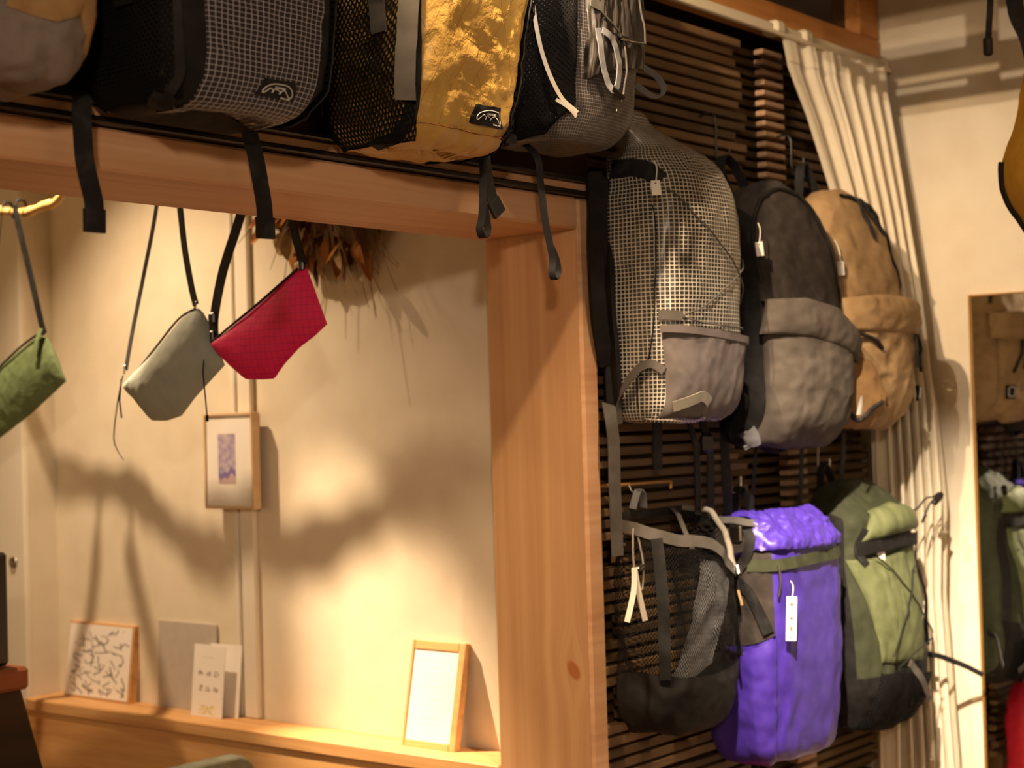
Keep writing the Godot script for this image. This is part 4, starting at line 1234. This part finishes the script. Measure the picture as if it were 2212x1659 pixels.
# ------------------------------------------------------------------ pouches on the branch in the back room
func pouches():
	var side := Basis(Vector3(0, 0, 1), Vector3(0, 1, 0), Vector3(-1, 0, 0))
	var br := thing("driftwood_branch", "pale wavy driftwood branch hung behind the beam", "branch", Vector3(-0.17, 1.97, -0.9))
	var pts := smooth(v3([-0.002, 0.015, -0.560, -0.002, 0.002, -0.479, 0.000, -0.009, -0.403, -0.011, -0.009, -0.360, -0.025, -0.008, -0.306, -0.028, -0.002, -0.254, -0.040, 0.035, -0.193, -0.055, 0.095, -0.140, -0.070, 0.149, -0.113, -0.080, 0.176, -0.082, -0.100, 0.160, 0.020, -0.125, 0.080, 0.130, -0.130, 0.050, 0.210, -0.140, 0.050, 0.350, -0.142, 0.060, 0.480, -0.145, 0.070, 0.600]), 6)
	var rad := []
	for k in pts.size(): rad.append(0.0095 + 0.0016 * sin(k * 0.55) + 0.001 * sin(k * 1.7) - 0.002 * k / pts.size())
	part("wood", Shape.new().tube(pts, rad, 12), M.driftwood, br)
	for q in [Vector3(-0.002, 0.012, -0.54), Vector3(-0.143, 0.065, 0.52)]:
		part("hanging_cord", Shape.new().tube(PackedVector3Array([q, Vector3(q.x, 1.03, q.z)]), 0.0012, 6), M.string_white, br)

	# magenta pouch
	var org := Vector3(-0.31, 1.66, -0.44)
	var t := thing("shoulder_pouch", "magenta red flat shoulder pouch hanging from the branch", "pouch", org, 0.0, "shoulder pouches on the branch")
	t.basis = side
	part("body", pillow(flat(org, [-0.567, 1.645, -0.548, 1.625, -0.518, 1.603, -0.483, 1.581, -0.443, 1.579, -0.411, 1.579, -0.385, 1.603, -0.349, 1.628, -0.313, 1.645, -0.283, 1.663]), flat(org, [-0.565, 1.648, -0.533, 1.662, -0.490, 1.684, -0.447, 1.705, -0.405, 1.728, -0.364, 1.750, -0.344, 1.759, -0.326, 1.757]), 0.016, 0.5, 5, 0.0012), M.red_grid, t)
	part("zip", Shape.new().tube(smooth(PackedVector3Array([Vector3(-0.124, -0.012, 0.003), Vector3(-0.06, 0.018, 0.006), Vector3(0.0, 0.047, 0.006), Vector3(0.094, 0.098, 0.003)])), 0.0022, 6), M.black_web, t)
	pouch_strap(t, org, [-0.562, 1.655, -0.560, 1.695, -0.534, 1.772, -0.487, 1.861, -0.455, 1.94, -0.44, 2.028], 0.022, 1.0)
	pouch_strap(t, org, [-0.336, 1.762, -0.341, 1.776, -0.354, 1.813, -0.368, 1.87, -0.38, 1.95, -0.385, 2.03], 0.019, 0.9)
	part("buckle", Shape.new().box(Vector3(-0.130, 0.020, -0.004), Vector3(-0.114, 0.040, 0.006), 0.003), M.black_metal, t)
	part("clip", Shape.new().box(Vector3(-0.128, -0.012, -0.003), Vector3(-0.118, 0.008, 0.005), 0.002), M.black_metal, t)
	part("clip", Shape.new().box(Vector3(0.098, 0.094, -0.003), Vector3(0.108, 0.110, 0.005), 0.002), M.black_metal, t)

	# grey pouch
	org = Vector3(-0.30, 1.61, -0.70)
	t = thing("shoulder_pouch", "pale grey boxy shoulder pouch hanging beside the magenta one", "pouch", org, 0.0, "shoulder pouches on the branch")
	t.basis = side
	part("body", pillow(flat(org, [-0.824, 1.578, -0.786, 1.551, -0.747, 1.516, -0.703, 1.515, -0.663, 1.523, -0.624, 1.555, -0.587, 1.580, -0.545, 1.608]), flat(org, [-0.804, 1.590, -0.765, 1.617, -0.726, 1.644, -0.688, 1.672, -0.657, 1.694, -0.631, 1.709, -0.611, 1.711, -0.598, 1.702]), 0.040, 0.50, 7, 0.0014), M.pouch_grey, t)
	part("zip", Shape.new().tube(smooth(PackedVector3Array([Vector3(-0.106, -0.022, 0.004), Vector3(-0.026, 0.034, 0.007), Vector3(0.043, 0.084, 0.007), Vector3(0.085, 0.10, 0.004)])), 0.002, 6), M.black_web, t)
	pouch_strap(t, org, [-0.820, 1.611, -0.796, 1.686, -0.764, 1.775, -0.721, 1.902, -0.695, 2.03], 0.011, 0.9)
	pouch_strap(t, org, [-0.620, 1.717, -0.630, 1.747, -0.646, 1.817, -0.656, 1.891, -0.675, 2.03], 0.016, 0.95)
	part("ring", Shape.new().tube(smooth(v3([-0.122, -0.006, 0, -0.115, 0.003, 0.004, -0.120, 0.010, 0, -0.126, 0.003, -0.004, -0.122, -0.006, 0])), 0.0018, 6), M.steel, t)
	part("ring", Shape.new().tube(smooth(v3([0.078, 0.098, 0, 0.086, 0.104, 0.004, 0.083, 0.113, 0, 0.076, 0.106, -0.004, 0.078, 0.098, 0])), 0.0018, 6), M.steel, t)
	part("pull_cord", Shape.new().tube(smooth(PackedVector3Array([Vector3(-0.121, -0.009, 0.004), Vector3(-0.135, -0.055, 0.006), Vector3(-0.149, -0.119, 0.006), Vector3(-0.141, -0.144, 0.006), Vector3(-0.122, -0.164, 0.006)])), 0.0013, 6), M.dark_grey_web, t)
	part("pull_cord", Shape.new().tube(PackedVector3Array([Vector3(-0.126, -0.015, 0.004), Vector3(-0.130, -0.055, 0.006), Vector3(-0.125, -0.087, 0.006)]), 0.0016, 6), M.black_web, t)
	part("pull_cord", Shape.new().tube(PackedVector3Array([Vector3(0.119, 0.04, 0.012), Vector3(0.120, -0.013, 0.02), Vector3(0.119, -0.090, 0.012)]), 0.0013, 6), M.black_web, t)
	part("cord_end", Shape.new().tube(v3([0.119, -0.088, 0.012, 0.119, -0.099, 0.012]), 0.0028, 6), M.black_web, t)

	# green pouch
	org = Vector3(-0.20, 1.60, -1.28)
	t = thing("shoulder_pouch", "green shoulder pouch at the left end of the branch", "pouch", org, 0.0, "shoulder pouches on the branch")
	t.basis = side
	part("body", pillow(flat(org, [-1.45, 1.46, -1.36, 1.495, -1.255, 1.540, -1.155, 1.592, -1.135, 1.602]), flat(org, [-1.43, 1.60, -1.36, 1.64, -1.29, 1.672, -1.222, 1.70, -1.19, 1.69]), 0.013, 0.5, 9, 0.0015), M.pouch_green, t)
	part("zip", Shape.new().tube(smooth(PackedVector3Array([Vector3(-0.15, 0.002, 0.004), Vector3(-0.01, 0.073, 0.006), Vector3(0.06, 0.102, 0.004)])), 0.0025, 6), M.black_web, t)
	part("strap_tab", Shape.new().band(PackedVector3Array([Vector3(0.072, 0.112, 0.006), Vector3(0.070, 0.085, 0.016), Vector3(0.066, 0.055, 0.018)]), Vector3(1, 0, 0), 0.014), M.pouch_green, t)
	pouch_strap(t, org, [-1.208, 1.70, -1.219, 1.726, -1.25, 1.82, -1.295, 1.948, -1.297, 1.972], 0.019, 0.95)
	pouch_strap(t, org, [-1.42, 1.61, -1.40, 1.72, -1.36, 1.90, -1.345, 1.972], 0.016, 0.6)


func flat(org: Vector3, a: Array) -> PackedVector2Array:
	var o := PackedVector2Array()
	for k in range(0, a.size(), 2): o.append(Vector2(a[k] - org.z, a[k + 1] - org.y))
	return o


func pouch_strap(t: Node3D, org: Vector3, a: Array, w: float, turn: float):
	var p := PackedVector3Array()
	for k in range(0, a.size(), 2): p.append(Vector3(a[k] - org.z, a[k + 1] - org.y, -0.002))
	p[p.size() - 1].z -= org.x * 0.0
	part("shoulder_strap", Shape.new().band(smooth(p), Vector3(turn, 0, 1.0 - turn), w), M.black_web, t)
	# over the branch and down behind it
	var e := p[p.size() - 1]
	part("strap_loop", Shape.new().tube(smooth(PackedVector3Array([e, e + Vector3(0, 0.012, -0.006), e + Vector3(0, 0.010, -0.022), e + Vector3(0, -0.02, -0.026)])), 0.003, 6), M.black_web, t)


# ------------------------------------------------------------------ things on and round the ledge
func print_tex(w: int, h: int, kind: int) -> ImageTexture:
	var g := RandomNumberGenerator.new()
	g.seed = 100 + kind
	var im := Image.create(w, h, false, Image.FORMAT_RGBA8)
	var paper := Color8(236, 229, 222)
	im.fill(paper)
	var dab := func(x: float, y: float, dx: float, dy: float, c: Color):
		im.fill_rect(Rect2i(int(x * w), int(y * h), maxi(1, int(dx * w)), maxi(1, int(dy * h))), c)
	if kind == 0:                          # ink map of winding strokes
		for k in 70:
			var p := Vector2(g.randf_range(0.06, 0.92), g.randf_range(0.08, 0.92))
			var a := g.randf_range(-0.2, 1.3)
			var n := g.randi_range(4, 22)
			var ink := Color8(86, 76, 78).lerp(Color8(150, 140, 136), g.randf())
			for j in n:
				p += Vector2(cos(a), sin(a)) * 0.011
				a += g.randf_range(-0.5, 0.5)
				if p.x > 0.03 and p.x < 0.96 and p.y > 0.03 and p.y < 0.96:
					dab.call(p.x, p.y, 0.018, 0.016, ink)
		for k in 16:
			dab.call(g.randf_range(0.05, 0.9), g.randf_range(0.05, 0.9), 0.03, 0.02, [Color8(170, 160, 90), Color8(90, 84, 90), Color8(120, 112, 110)][k % 3])
	elif kind == 1:                        # leaflet: heading and two rows of three small figures
		dab.call(0.32, 0.17, 0.34, 0.012, Color8(190, 182, 176))
		for r in 2:
			for c in 3:
				for j in 16:
					dab.call(0.17 + c * 0.25 + g.randf_range(0, 0.14), 0.36 + r * 0.21 + g.randf_range(0, 0.07), 0.045, 0.016, Color8(120, 98, 92).lerp(Color8(190, 178, 170), g.randf()))
		for j in 60:
			dab.call(0.2 + g.randf_range(0, 0.55), 0.84 + g.randf_range(0, 0.13), 0.07, 0.02, Color8(206, 186, 130).lerp(Color8(226, 210, 160), g.randf()))
	elif kind == 2:                        # typed sheet, faint centred lines
		for k in 11:
			var y := 0.13 + k * 0.068
			var l := g.randf_range(0.12, 0.55)
			var x := 0.5 - l / 2
			while x < 0.5 + l / 2:
				var d := g.randf_range(0.02, 0.07)
				dab.call(x, y, d, 0.010, Color8(196, 186, 182))
				x += d + 0.015
	else:                                  # violet view: pale clouds over dark hills
		var nz := FastNoiseLite.new()
		nz.seed = 6
		nz.frequency = 0.03
		nz.fractal_octaves = 4
		for y in h:
			for x in w:
				var k := nz.get_noise_2d(x, y * 1.4) * 0.5 + 0.5
				var c := Color8(150, 138, 178).lerp(Color8(206, 190, 190), clampf(k * 1.5 - 0.3, 0, 1))
				var hill := h * (0.86 + 0.05 * sin(x * 0.09) + 0.03 * sin(x * 0.23))
				if y > hill: c = Color8(190, 168, 166)
				elif y > hill - h * 0.12: c = c.lerp(Color8(112, 96, 160), 0.75)
				im.set_pixel(x, y, c)
	im.generate_mipmaps()
	return ImageTexture.create_from_image(im)


func sheet(kind: int, w: int, h: int) -> StandardMaterial3D:
	var m := mat("print_%d" % kind, Color.WHITE, 0.8, 0.3)
	m.albedo_texture = print_tex(w, h, kind)
	m.texture_repeat = false
	return m


func shelf_things():
	var side := Basis(Vector3(0, 0, 1), Vector3(0, 1, 0), Vector3(-1, 0, 0))
	# everything here: x to the right along the wall, z out of the wall
	# picture on the wall
	var t := thing("wall_picture", "small framed violet picture hung over the white cable duct", "picture", Vector3(0.088, 1.332, -0.955))
	t.basis = side
	var w := 0.150
	var h := 0.198
	part("backing", Shape.new().box(Vector3(-w / 2 + 0.004, 0.004, 0.001), Vector3(w / 2 - 0.004, h - 0.004, 0.012), 0.001), M.brown_wood, t)
	for q in [[-w / 2, 0.0, -w / 2 + 0.006, h], [w / 2 - 0.006, 0.0, w / 2, h], [-w / 2 + 0.0062, 0.0, w / 2 - 0.0062, 0.006], [-w / 2 + 0.0062, h - 0.006, w / 2 - 0.0062, h]]:
		part("frame_bar", Shape.new().box(Vector3(q[0], q[1], 0.006), Vector3(q[2], q[3], 0.028), 0.001), M.pale_wood, t)
	part("mount", Shape.new().box(Vector3(-w / 2 + 0.005, 0.005, 0.018), Vector3(w / 2 - 0.005, h - 0.005, 0.0245), 0.0005), M.paper, t)
	part("print", Shape.new().quad(Vector3(-0.033, 0.052, 0.0248), Vector3(0.020, 0.052, 0.0248), Vector3(0.020, 0.155, 0.0248), Vector3(-0.033, 0.155, 0.0248), Rect2(0, 1, 1, -1)), sheet(3, 64, 128), t)

	# ink drawing panel leaning
	t = thing("drawing_panel", "leaning wooden panel with an ink map drawing on white paper", "picture", Vector3(0.066, 0.9, -1.425))
	t.basis = side * Basis(Vector3(1, 0, 0), deg_to_rad(-7.5))
	part("board", Shape.new().box(Vector3(-0.117, 0.0, -0.024), Vector3(0.117, 0.17, -0.001), 0.0015), M.shelf_wood, t)
	part("sheet", Shape.new().quad(Vector3(-0.113, 0.005, 0.0), Vector3(0.112, 0.005, 0.0), Vector3(0.112, 0.165, 0.0), Vector3(-0.113, 0.165, 0.0), Rect2(0, 1, 1, -1)), sheet(0, 192, 140), t)

	# blank grey card
	t = thing("grey_card", "blank square grey card leaning on the alcove wall", "card", Vector3(0.088, 0.9, -1.135))
	t.basis = side * Basis(Vector3(1, 0, 0), deg_to_rad(-2.0))
	part("card", Shape.new().box(Vector3(-0.098, 0.0, -0.004), Vector3(0.092, 0.186, 0.0), 0.001), M.taupe_card if M.has("taupe_card") else cloth("taupe_card", c8(186, 176, 166), 0.85, 0.3, 0.03), t)

	# folded leaflet
	t = thing("leaflet", "white folded leaflet with rows of small figures standing on the ledge", "leaflet", Vector3(0.052, 0.9, -1.03))
	t.basis = side * Basis(Vector3(1, 0, 0), deg_to_rad(-6.0))
	part("front_page", Shape.new().box(Vector3(-0.052, 0.0, -0.001), Vector3(0.046, 0.148, -0.0002), 0.0002), M.paper, t)
	part("print", Shape.new().quad(Vector3(-0.051, 0.001, 0.0), Vector3(0.045, 0.001, 0.0), Vector3(0.045, 0.147, 0.0), Vector3(-0.051, 0.147, 0.0), Rect2(0, 1, 1, -1)), sheet(1, 96, 148), t)
	part("back_page", Shape.new().box(Vector3(-0.030, 0.002, -0.026), Vector3(0.068, 0.150, -0.025), 0.0002), M.paper, t)

	# menu frame leaning
	t = thing("menu_frame", "light wood frame with a white typed sheet leaning at the post end of the ledge", "picture frame", Vector3(0.046, 0.9, -0.412))
	t.basis = side * Basis(Vector3(1, 0, 0), deg_to_rad(-12.0))
	w = 0.132
	h = 0.196
	for q in [[-w / 2, 0.0, -w / 2 + 0.007, h], [w / 2 - 0.016, 0.0, w / 2, h], [-w / 2 + 0.0072, 0.0, w / 2 - 0.0162, 0.013], [-w / 2 + 0.0072, h - 0.017, w / 2 - 0.0162, h]]:
		part("frame_bar", Shape.new().box(Vector3(q[0], q[1], -0.016), Vector3(q[2], q[3], 0.0), 0.0012), M.shelf_wood, t)
	part("backing", Shape.new().box(Vector3(-w / 2 + 0.002, 0.002, -0.018), Vector3(w / 2 - 0.002, h - 0.002, -0.008), 0.001), M.brown_wood, t)
	part("sheet", Shape.new().quad(Vector3(-w / 2 + 0.006, 0.012, -0.0022), Vector3(w / 2 - 0.015, 0.012, -0.0022), Vector3(w / 2 - 0.015, h - 0.016, -0.0022), Vector3(-w / 2 + 0.006, h - 0.016, -0.0022), Rect2(0, 1, 1, -1)), sheet(2, 96, 160), t)
	dried_flowers()


func dried_flowers():
	var t := thing("dried_bouquet", "hanging bunch of dried brown and orange leaves and twigs on the alcove wall", "dried flowers", Vector3(0.1, 1.95, -0.65))
	var g := RandomNumberGenerator.new()
	g.seed = 17
	part("tie", Shape.new().tube(v3([-0.02, 0.10, -0.02, -0.03, 0.10, 0.0, -0.02, 0.10, 0.02]), 0.008, 8), M.brown_wood, t)
	var leafs := []
	for k in 3:
		leafs.append(leaf_shape(k).commit())
	for k in 26:
		var a := g.randf_range(-1.15, 1.15)
		var ln := g.randf_range(0.12, 0.25) * (1.0 - 0.25 * absf(a))
		var d := Vector3(-0.1 - g.randf() * 0.25, -cos(a), sin(a) * 0.95).normalized()
		var p0 := Vector3(-0.02, 0.10, g.randf_range(-0.02, 0.02))
		var p2 := p0 + d * (ln + 0.09)
		var p1 := p0.lerp(p2, 0.5) + Vector3(-0.012, 0.0, g.randf_range(-0.02, 0.02))
		part("twig", Shape.new().tube(smooth(PackedVector3Array([p0, p1, p2]), 4), [0.0016, 0.0016, 0.0015, 0.0014, 0.0012, 0.001, 0.0009, 0.0008, 0.0005], 5), M.dry_dark if k % 3 else M.dry_pale, t)
	for k in 150:
		var a := g.randf_range(-1.3, 1.2)
		var r := g.randf_range(0.10, 0.235) * (1.0 - 0.2 * absf(a))
		var p := Vector3(-g.randf_range(0.005, 0.05), 0.10 - cos(a) * r, sin(a) * r * 1.0)
		var o := part("leaf", leafs[k % 3], [M.dry_leaf, M.dry_dark, M.dry_dark, M.dry_leaf, M.dry_pale][g.randi() % 5], t)
		var dir := Vector3(-0.25 + g.randf_range(-0.4, 0.2), -cos(a) + g.randf_range(-0.4, 0.4), sin(a) + g.randf_range(-0.5, 0.5)).normalized()
		var x := dir.cross(Vector3(-1, 0.2, g.randf_range(-0.6, 0.6))).normalized()
		var s := g.randf_range(0.9, 1.6)
		o.transform = Transform3D(Basis(x, dir, x.cross(dir)).scaled(Vector3.ONE * s), p)
	for k in 22:
		var z := g.randf_range(-0.10, 0.20)
		var p0 := Vector3(-0.02 - g.randf() * 0.02, -0.07 + g.randf_range(-0.03, 0.05), z * 0.7)
		var p2 := p0 + Vector3(g.randf_range(-0.01, 0.01), -g.randf_range(0.07, 0.16), g.randf_range(0.0, 0.08))
		part("grass_spray", Shape.new().tube(smooth(PackedVector3Array([p0, p0.lerp(p2, 0.5) + Vector3(0, 0, -0.01), p2]), 4), 0.0008, 4), M.dry_pale, t)


func leaf_shape(k: int) -> Shape:
	var P := []
	var ln := [0.045, 0.036, 0.055][k] as float
	var wd := [0.016, 0.018, 0.011][k] as float
	for r in 9:
		var v := r / 8.0
		var w := wd * pow(sin(PI * clampf(v * 0.96 + 0.02, 0, 1)), 0.8)
		var line := PackedVector3Array()
		for c in 5:
			var u := c / 2.0 - 1.0
			line.append(Vector3(u * w / 2 * 1.6, v * ln, absf(u) * w * 0.5 + sin(v * 3.0 + k) * 0.006))
		P.append(line)
	return Shape.new().grid(P)


# ------------------------------------------------------------------ loose things
func small_things():
	# wire hooks on the slats
	var hook := func(label: String, p: Vector3, m: Material, long := 0.06):
		var t := thing("wire_hook", label, "hook", p, 0.0, "wire hooks on the slats")
		part("wire", Shape.new().tube(smooth(v3([0.0, long + 0.012, -0.04, 0.0, long + 0.014, -0.012, 0.0, long, 0.0, 0.0, 0.012, 0.0, 0.008, 0.0, 0.004, 0.018, -0.002, 0.01, 0.026, 0.006, 0.012, 0.028, 0.028, 0.012])), 0.0022, 7), m, t)
		return t
	hook.call("dark wire hook holding the charcoal daypack", Vector3(0.447, 1.972, 0.0), M.black_metal, 0.08)
	hook.call("shiny wire hook above the purple roll-top", Vector3(0.446, 1.352, 0.002), M.steel, 0.062)
	hook.call("shiny wire hook above the olive backpack", Vector3(0.801, 1.372, 0.002), M.steel, 0.06)
	hook.call("dark wire hook behind the khaki daypack", Vector3(0.735, 1.985, 0.0), M.black_metal, 0.06)
	var t := thing("hanger_rod", "thin pale rod with a bent end above the black mesh backpack", "rod", Vector3(0.10, 1.382, -0.004))
	part("rod", Shape.new().tube(smooth(v3([-0.03, 0.0, -0.02, 0.02, 0.0, 0.0, 0.09, 0.0, 0.002, 0.152, -0.001, 0.002, 0.158, -0.004, 0.002, 0.158, -0.014, 0.002])), 0.0032, 8), M.gilt, t)
	part("hook", Shape.new().tube(smooth(v3([0.026, 0.0, 0.003, 0.028, -0.012, 0.008, 0.036, -0.02, 0.016, 0.044, -0.008, 0.012])), 0.0018, 6), M.steel, t)

	# yellow bag hanging out of the frame's right edge, and what it hangs on
	var at := Vector3(-0.263, 1.66, 0.936)
	var b := Bag.new([[0.05, 0.004, 0.02, 0.0, 2.6, 0], [0.02, 0.05, 0.05, -0.03, 2.6, 0.01], [0.05, 0.08, 0.075, -0.05, 2.7, 0.008], [0.11, 0.108, 0.09, -0.06, 2.8, 0], [0.15, 0.113, 0.09, -0.06, 2.8, 0], [0.22, 0.10, 0.075, -0.05, 2.8, 0.008], [0.30, 0.088, 0.05, -0.04, 2.7, 0.012], [0.33, 0.06, 0.03, -0.02, 2.6, 0.012], [0.335, 0.004, 0.01, 0.0, 2.6, 0.012]], 71, 0.003, Vector3(8, 8, 8))
	t = thing("shoulder_bag", "yellow bag with dark webbing hanging at the far right", "bag", at, -51.0)
	t.scale = Vector3.ONE * 0.8
	part("body", b.body(70, 8), M.yellow, t)
	part("piping", b.cord(v2([185, 0.16, 185, 0.11, 186, 0.07, 190, 0.04, 195, 0.02]), 0.005, true, 0.002), M.black_web, t)
	part("webbing", Shape.new().band(smooth(v3([-0.075, 0.27, 0.03, -0.088, 0.33, 0.03, -0.100, 0.42, 0.01, -0.06, 0.70, 0.0, 0.0, 1.0, 0.0])), Vector3(1, 0, 0.2), 0.024, 0.003), M.black_web, t)
	part("webbing", Shape.new().band(smooth(v3([0.075, 0.30, 0.02, 0.08, 0.40, 0.01, 0.05, 0.70, 0.0, 0.0, 1.0, 0.0])), Vector3(1, 0, 0.2), 0.024, 0.003), M.black_web, t)
	part("strap_tail", Shape.new().band(smooth(v3([-0.10, 0.46, 0.03, -0.135, 0.42, 0.03, -0.143, 0.37, 0.03, -0.147, 0.325, 0.03])), Vector3(1, 0, 0), 0.009, 0.002), M.black_web, t)
	part("tail_buckle", Shape.new().box(Vector3(-0.154, 0.308, 0.025), Vector3(-0.141, 0.336, 0.036), 0.003), M.black_metal, t)
	var r := thing("hanging_hook", "steel ceiling hook above the yellow bag", "hook", Vector3(at.x, 2.455, at.z))
	part("shank", Shape.new().tube(smooth(v3([0, 0.295, 0, 0, 0.02, 0, 0.008, 0.0, 0, 0, -0.008, 0, -0.008, 0.0, 0])), 0.003, 8), M.steel, r)

	# unseen rack, added and shaped so its bars throw bands on the mirror wall
	r = thing("added_shadow_rack", "added unseen rack of black flat bars shaped to throw bands on the mirror wall", "rack", Vector3(0.54, 2.281, 0.1))
	for q in [[0.0, 0.032], [0.043, 0.090], [0.139, 0.469]]:
		part("flat_bar", Shape.new().box(Vector3(-0.006, q[0], 0.0), Vector3(0.006, q[1], 1.4), 0.002), M.black_metal, r)
	for q in [[0.190, 0.241], [1.3, 1.35]]:
		part("upright", Shape.new().box(Vector3(-0.008, 0.0, q[0]), Vector3(-0.004, 0.469, q[1]), 0.001), M.black_metal, r)

	# chair seen from behind at the foot of the picture
	t = thing("chair", "upholstered grey green chair with rounded back in the back room", "chair", Vector3(-0.21, 0, -0.62))
	var P := []
	for k in 2:
		pass
	part("backrest", rounded_slab(0.38, 0.36, 0.045, 0.05), M.chair_cloth, t).position = Vector3(0, 0.506, -0.20)
	part("seat", rounded_slab(0.40, 0.40, 0.06, 0.05), M.chair_cloth, t).transform = Transform3D(Basis(Vector3(1, 0, 0), -PI / 2), Vector3(0, 0.44, 0.20))
	for x in [-0.16, 0.16]:
		for z in [-0.17, 0.17]:
			part("leg", Shape.new().tube(PackedVector3Array([Vector3(x * 1.1, 0, z * 1.1), Vector3(x, 0.41, z)]), [0.011, 0.016], 10), M.brown_wood, t)
		part("back_post", Shape.new().tube(PackedVector3Array([Vector3(x, 0.40, -0.18), Vector3(x, 0.56, -0.205)]), 0.012, 8), M.brown_wood, t)

	# dark easel stand at the left edge
	t = thing("display_stand", "dark stand with a black screen and brown wooden ledge at the left edge", "display stand", Vector3(-0.62, 0, -1.0))
	part("screen", Shape.new().box(Vector3(-0.2, 1.078, -0.02), Vector3(0.178, 1.284, 0.012), 0.006), M.black_metal, t)
	part("ledge", Shape.new().box(Vector3(-0.22, 1.035, -0.05), Vector3(0.196, 1.076, 0.045), 0.006), M.brown_wood, t)
	var s := Shape.new()
	var a := [Vector3(-0.21, 1.034, 0), Vector3(0.192, 1.034, 0), Vector3(0.49, 0.0, 0), Vector3(-0.50, 0.0, 0)]
	var zf := Vector3(0, 0, 0.02)
	s.quad(a[3] + zf, a[2] + zf, a[1] + zf, a[0] + zf)
	s.quad(a[2] - zf, a[3] - zf, a[0] - zf, a[1] - zf)
	for k in 4:
		var n: int = (k + 1) % 4
		s.quad(a[k] + zf, a[n] + zf, a[n] - zf, a[k] - zf)
	part("panel", s, M.dark_wood, t)


func rounded_slab(w: float, h: float, d: float, r: float) -> Shape:
	# a rounded upright slab standing on y = 0
	var ring := PackedVector2Array()
	for q in [[w / 2 - r, r, -PI / 2], [w / 2 - r, h - r, 0.0], [-w / 2 + r, h - r, PI / 2], [-w / 2 + r, r, PI]]:
		for k in 9:
			var an: float = q[2] + PI / 2 * k / 8
			ring.append(Vector2(q[0], q[1]) + Vector2(cos(an), sin(an)) * r)
	ring.append(ring[0])
	var P := []
	for s in [[0.0, -0.5], [0.86, -0.5], [0.96, -0.42], [1.0, -0.25], [1.0, 0.25], [0.96, 0.42], [0.86, 0.5], [0.0, 0.5]]:
		var line := PackedVector3Array()
		for p in ring:
			var c := Vector2(0, h / 2)
			var e: Vector2 = c if s[0] == 0.0 else p - (p - c).normalized() * (1.0 - s[0]) * 0.08
			line.append(Vector3(e.x, e.y, s[1] * d))
		P.append(line)
	P.reverse()
	return Shape.new().grid(P, [], true)
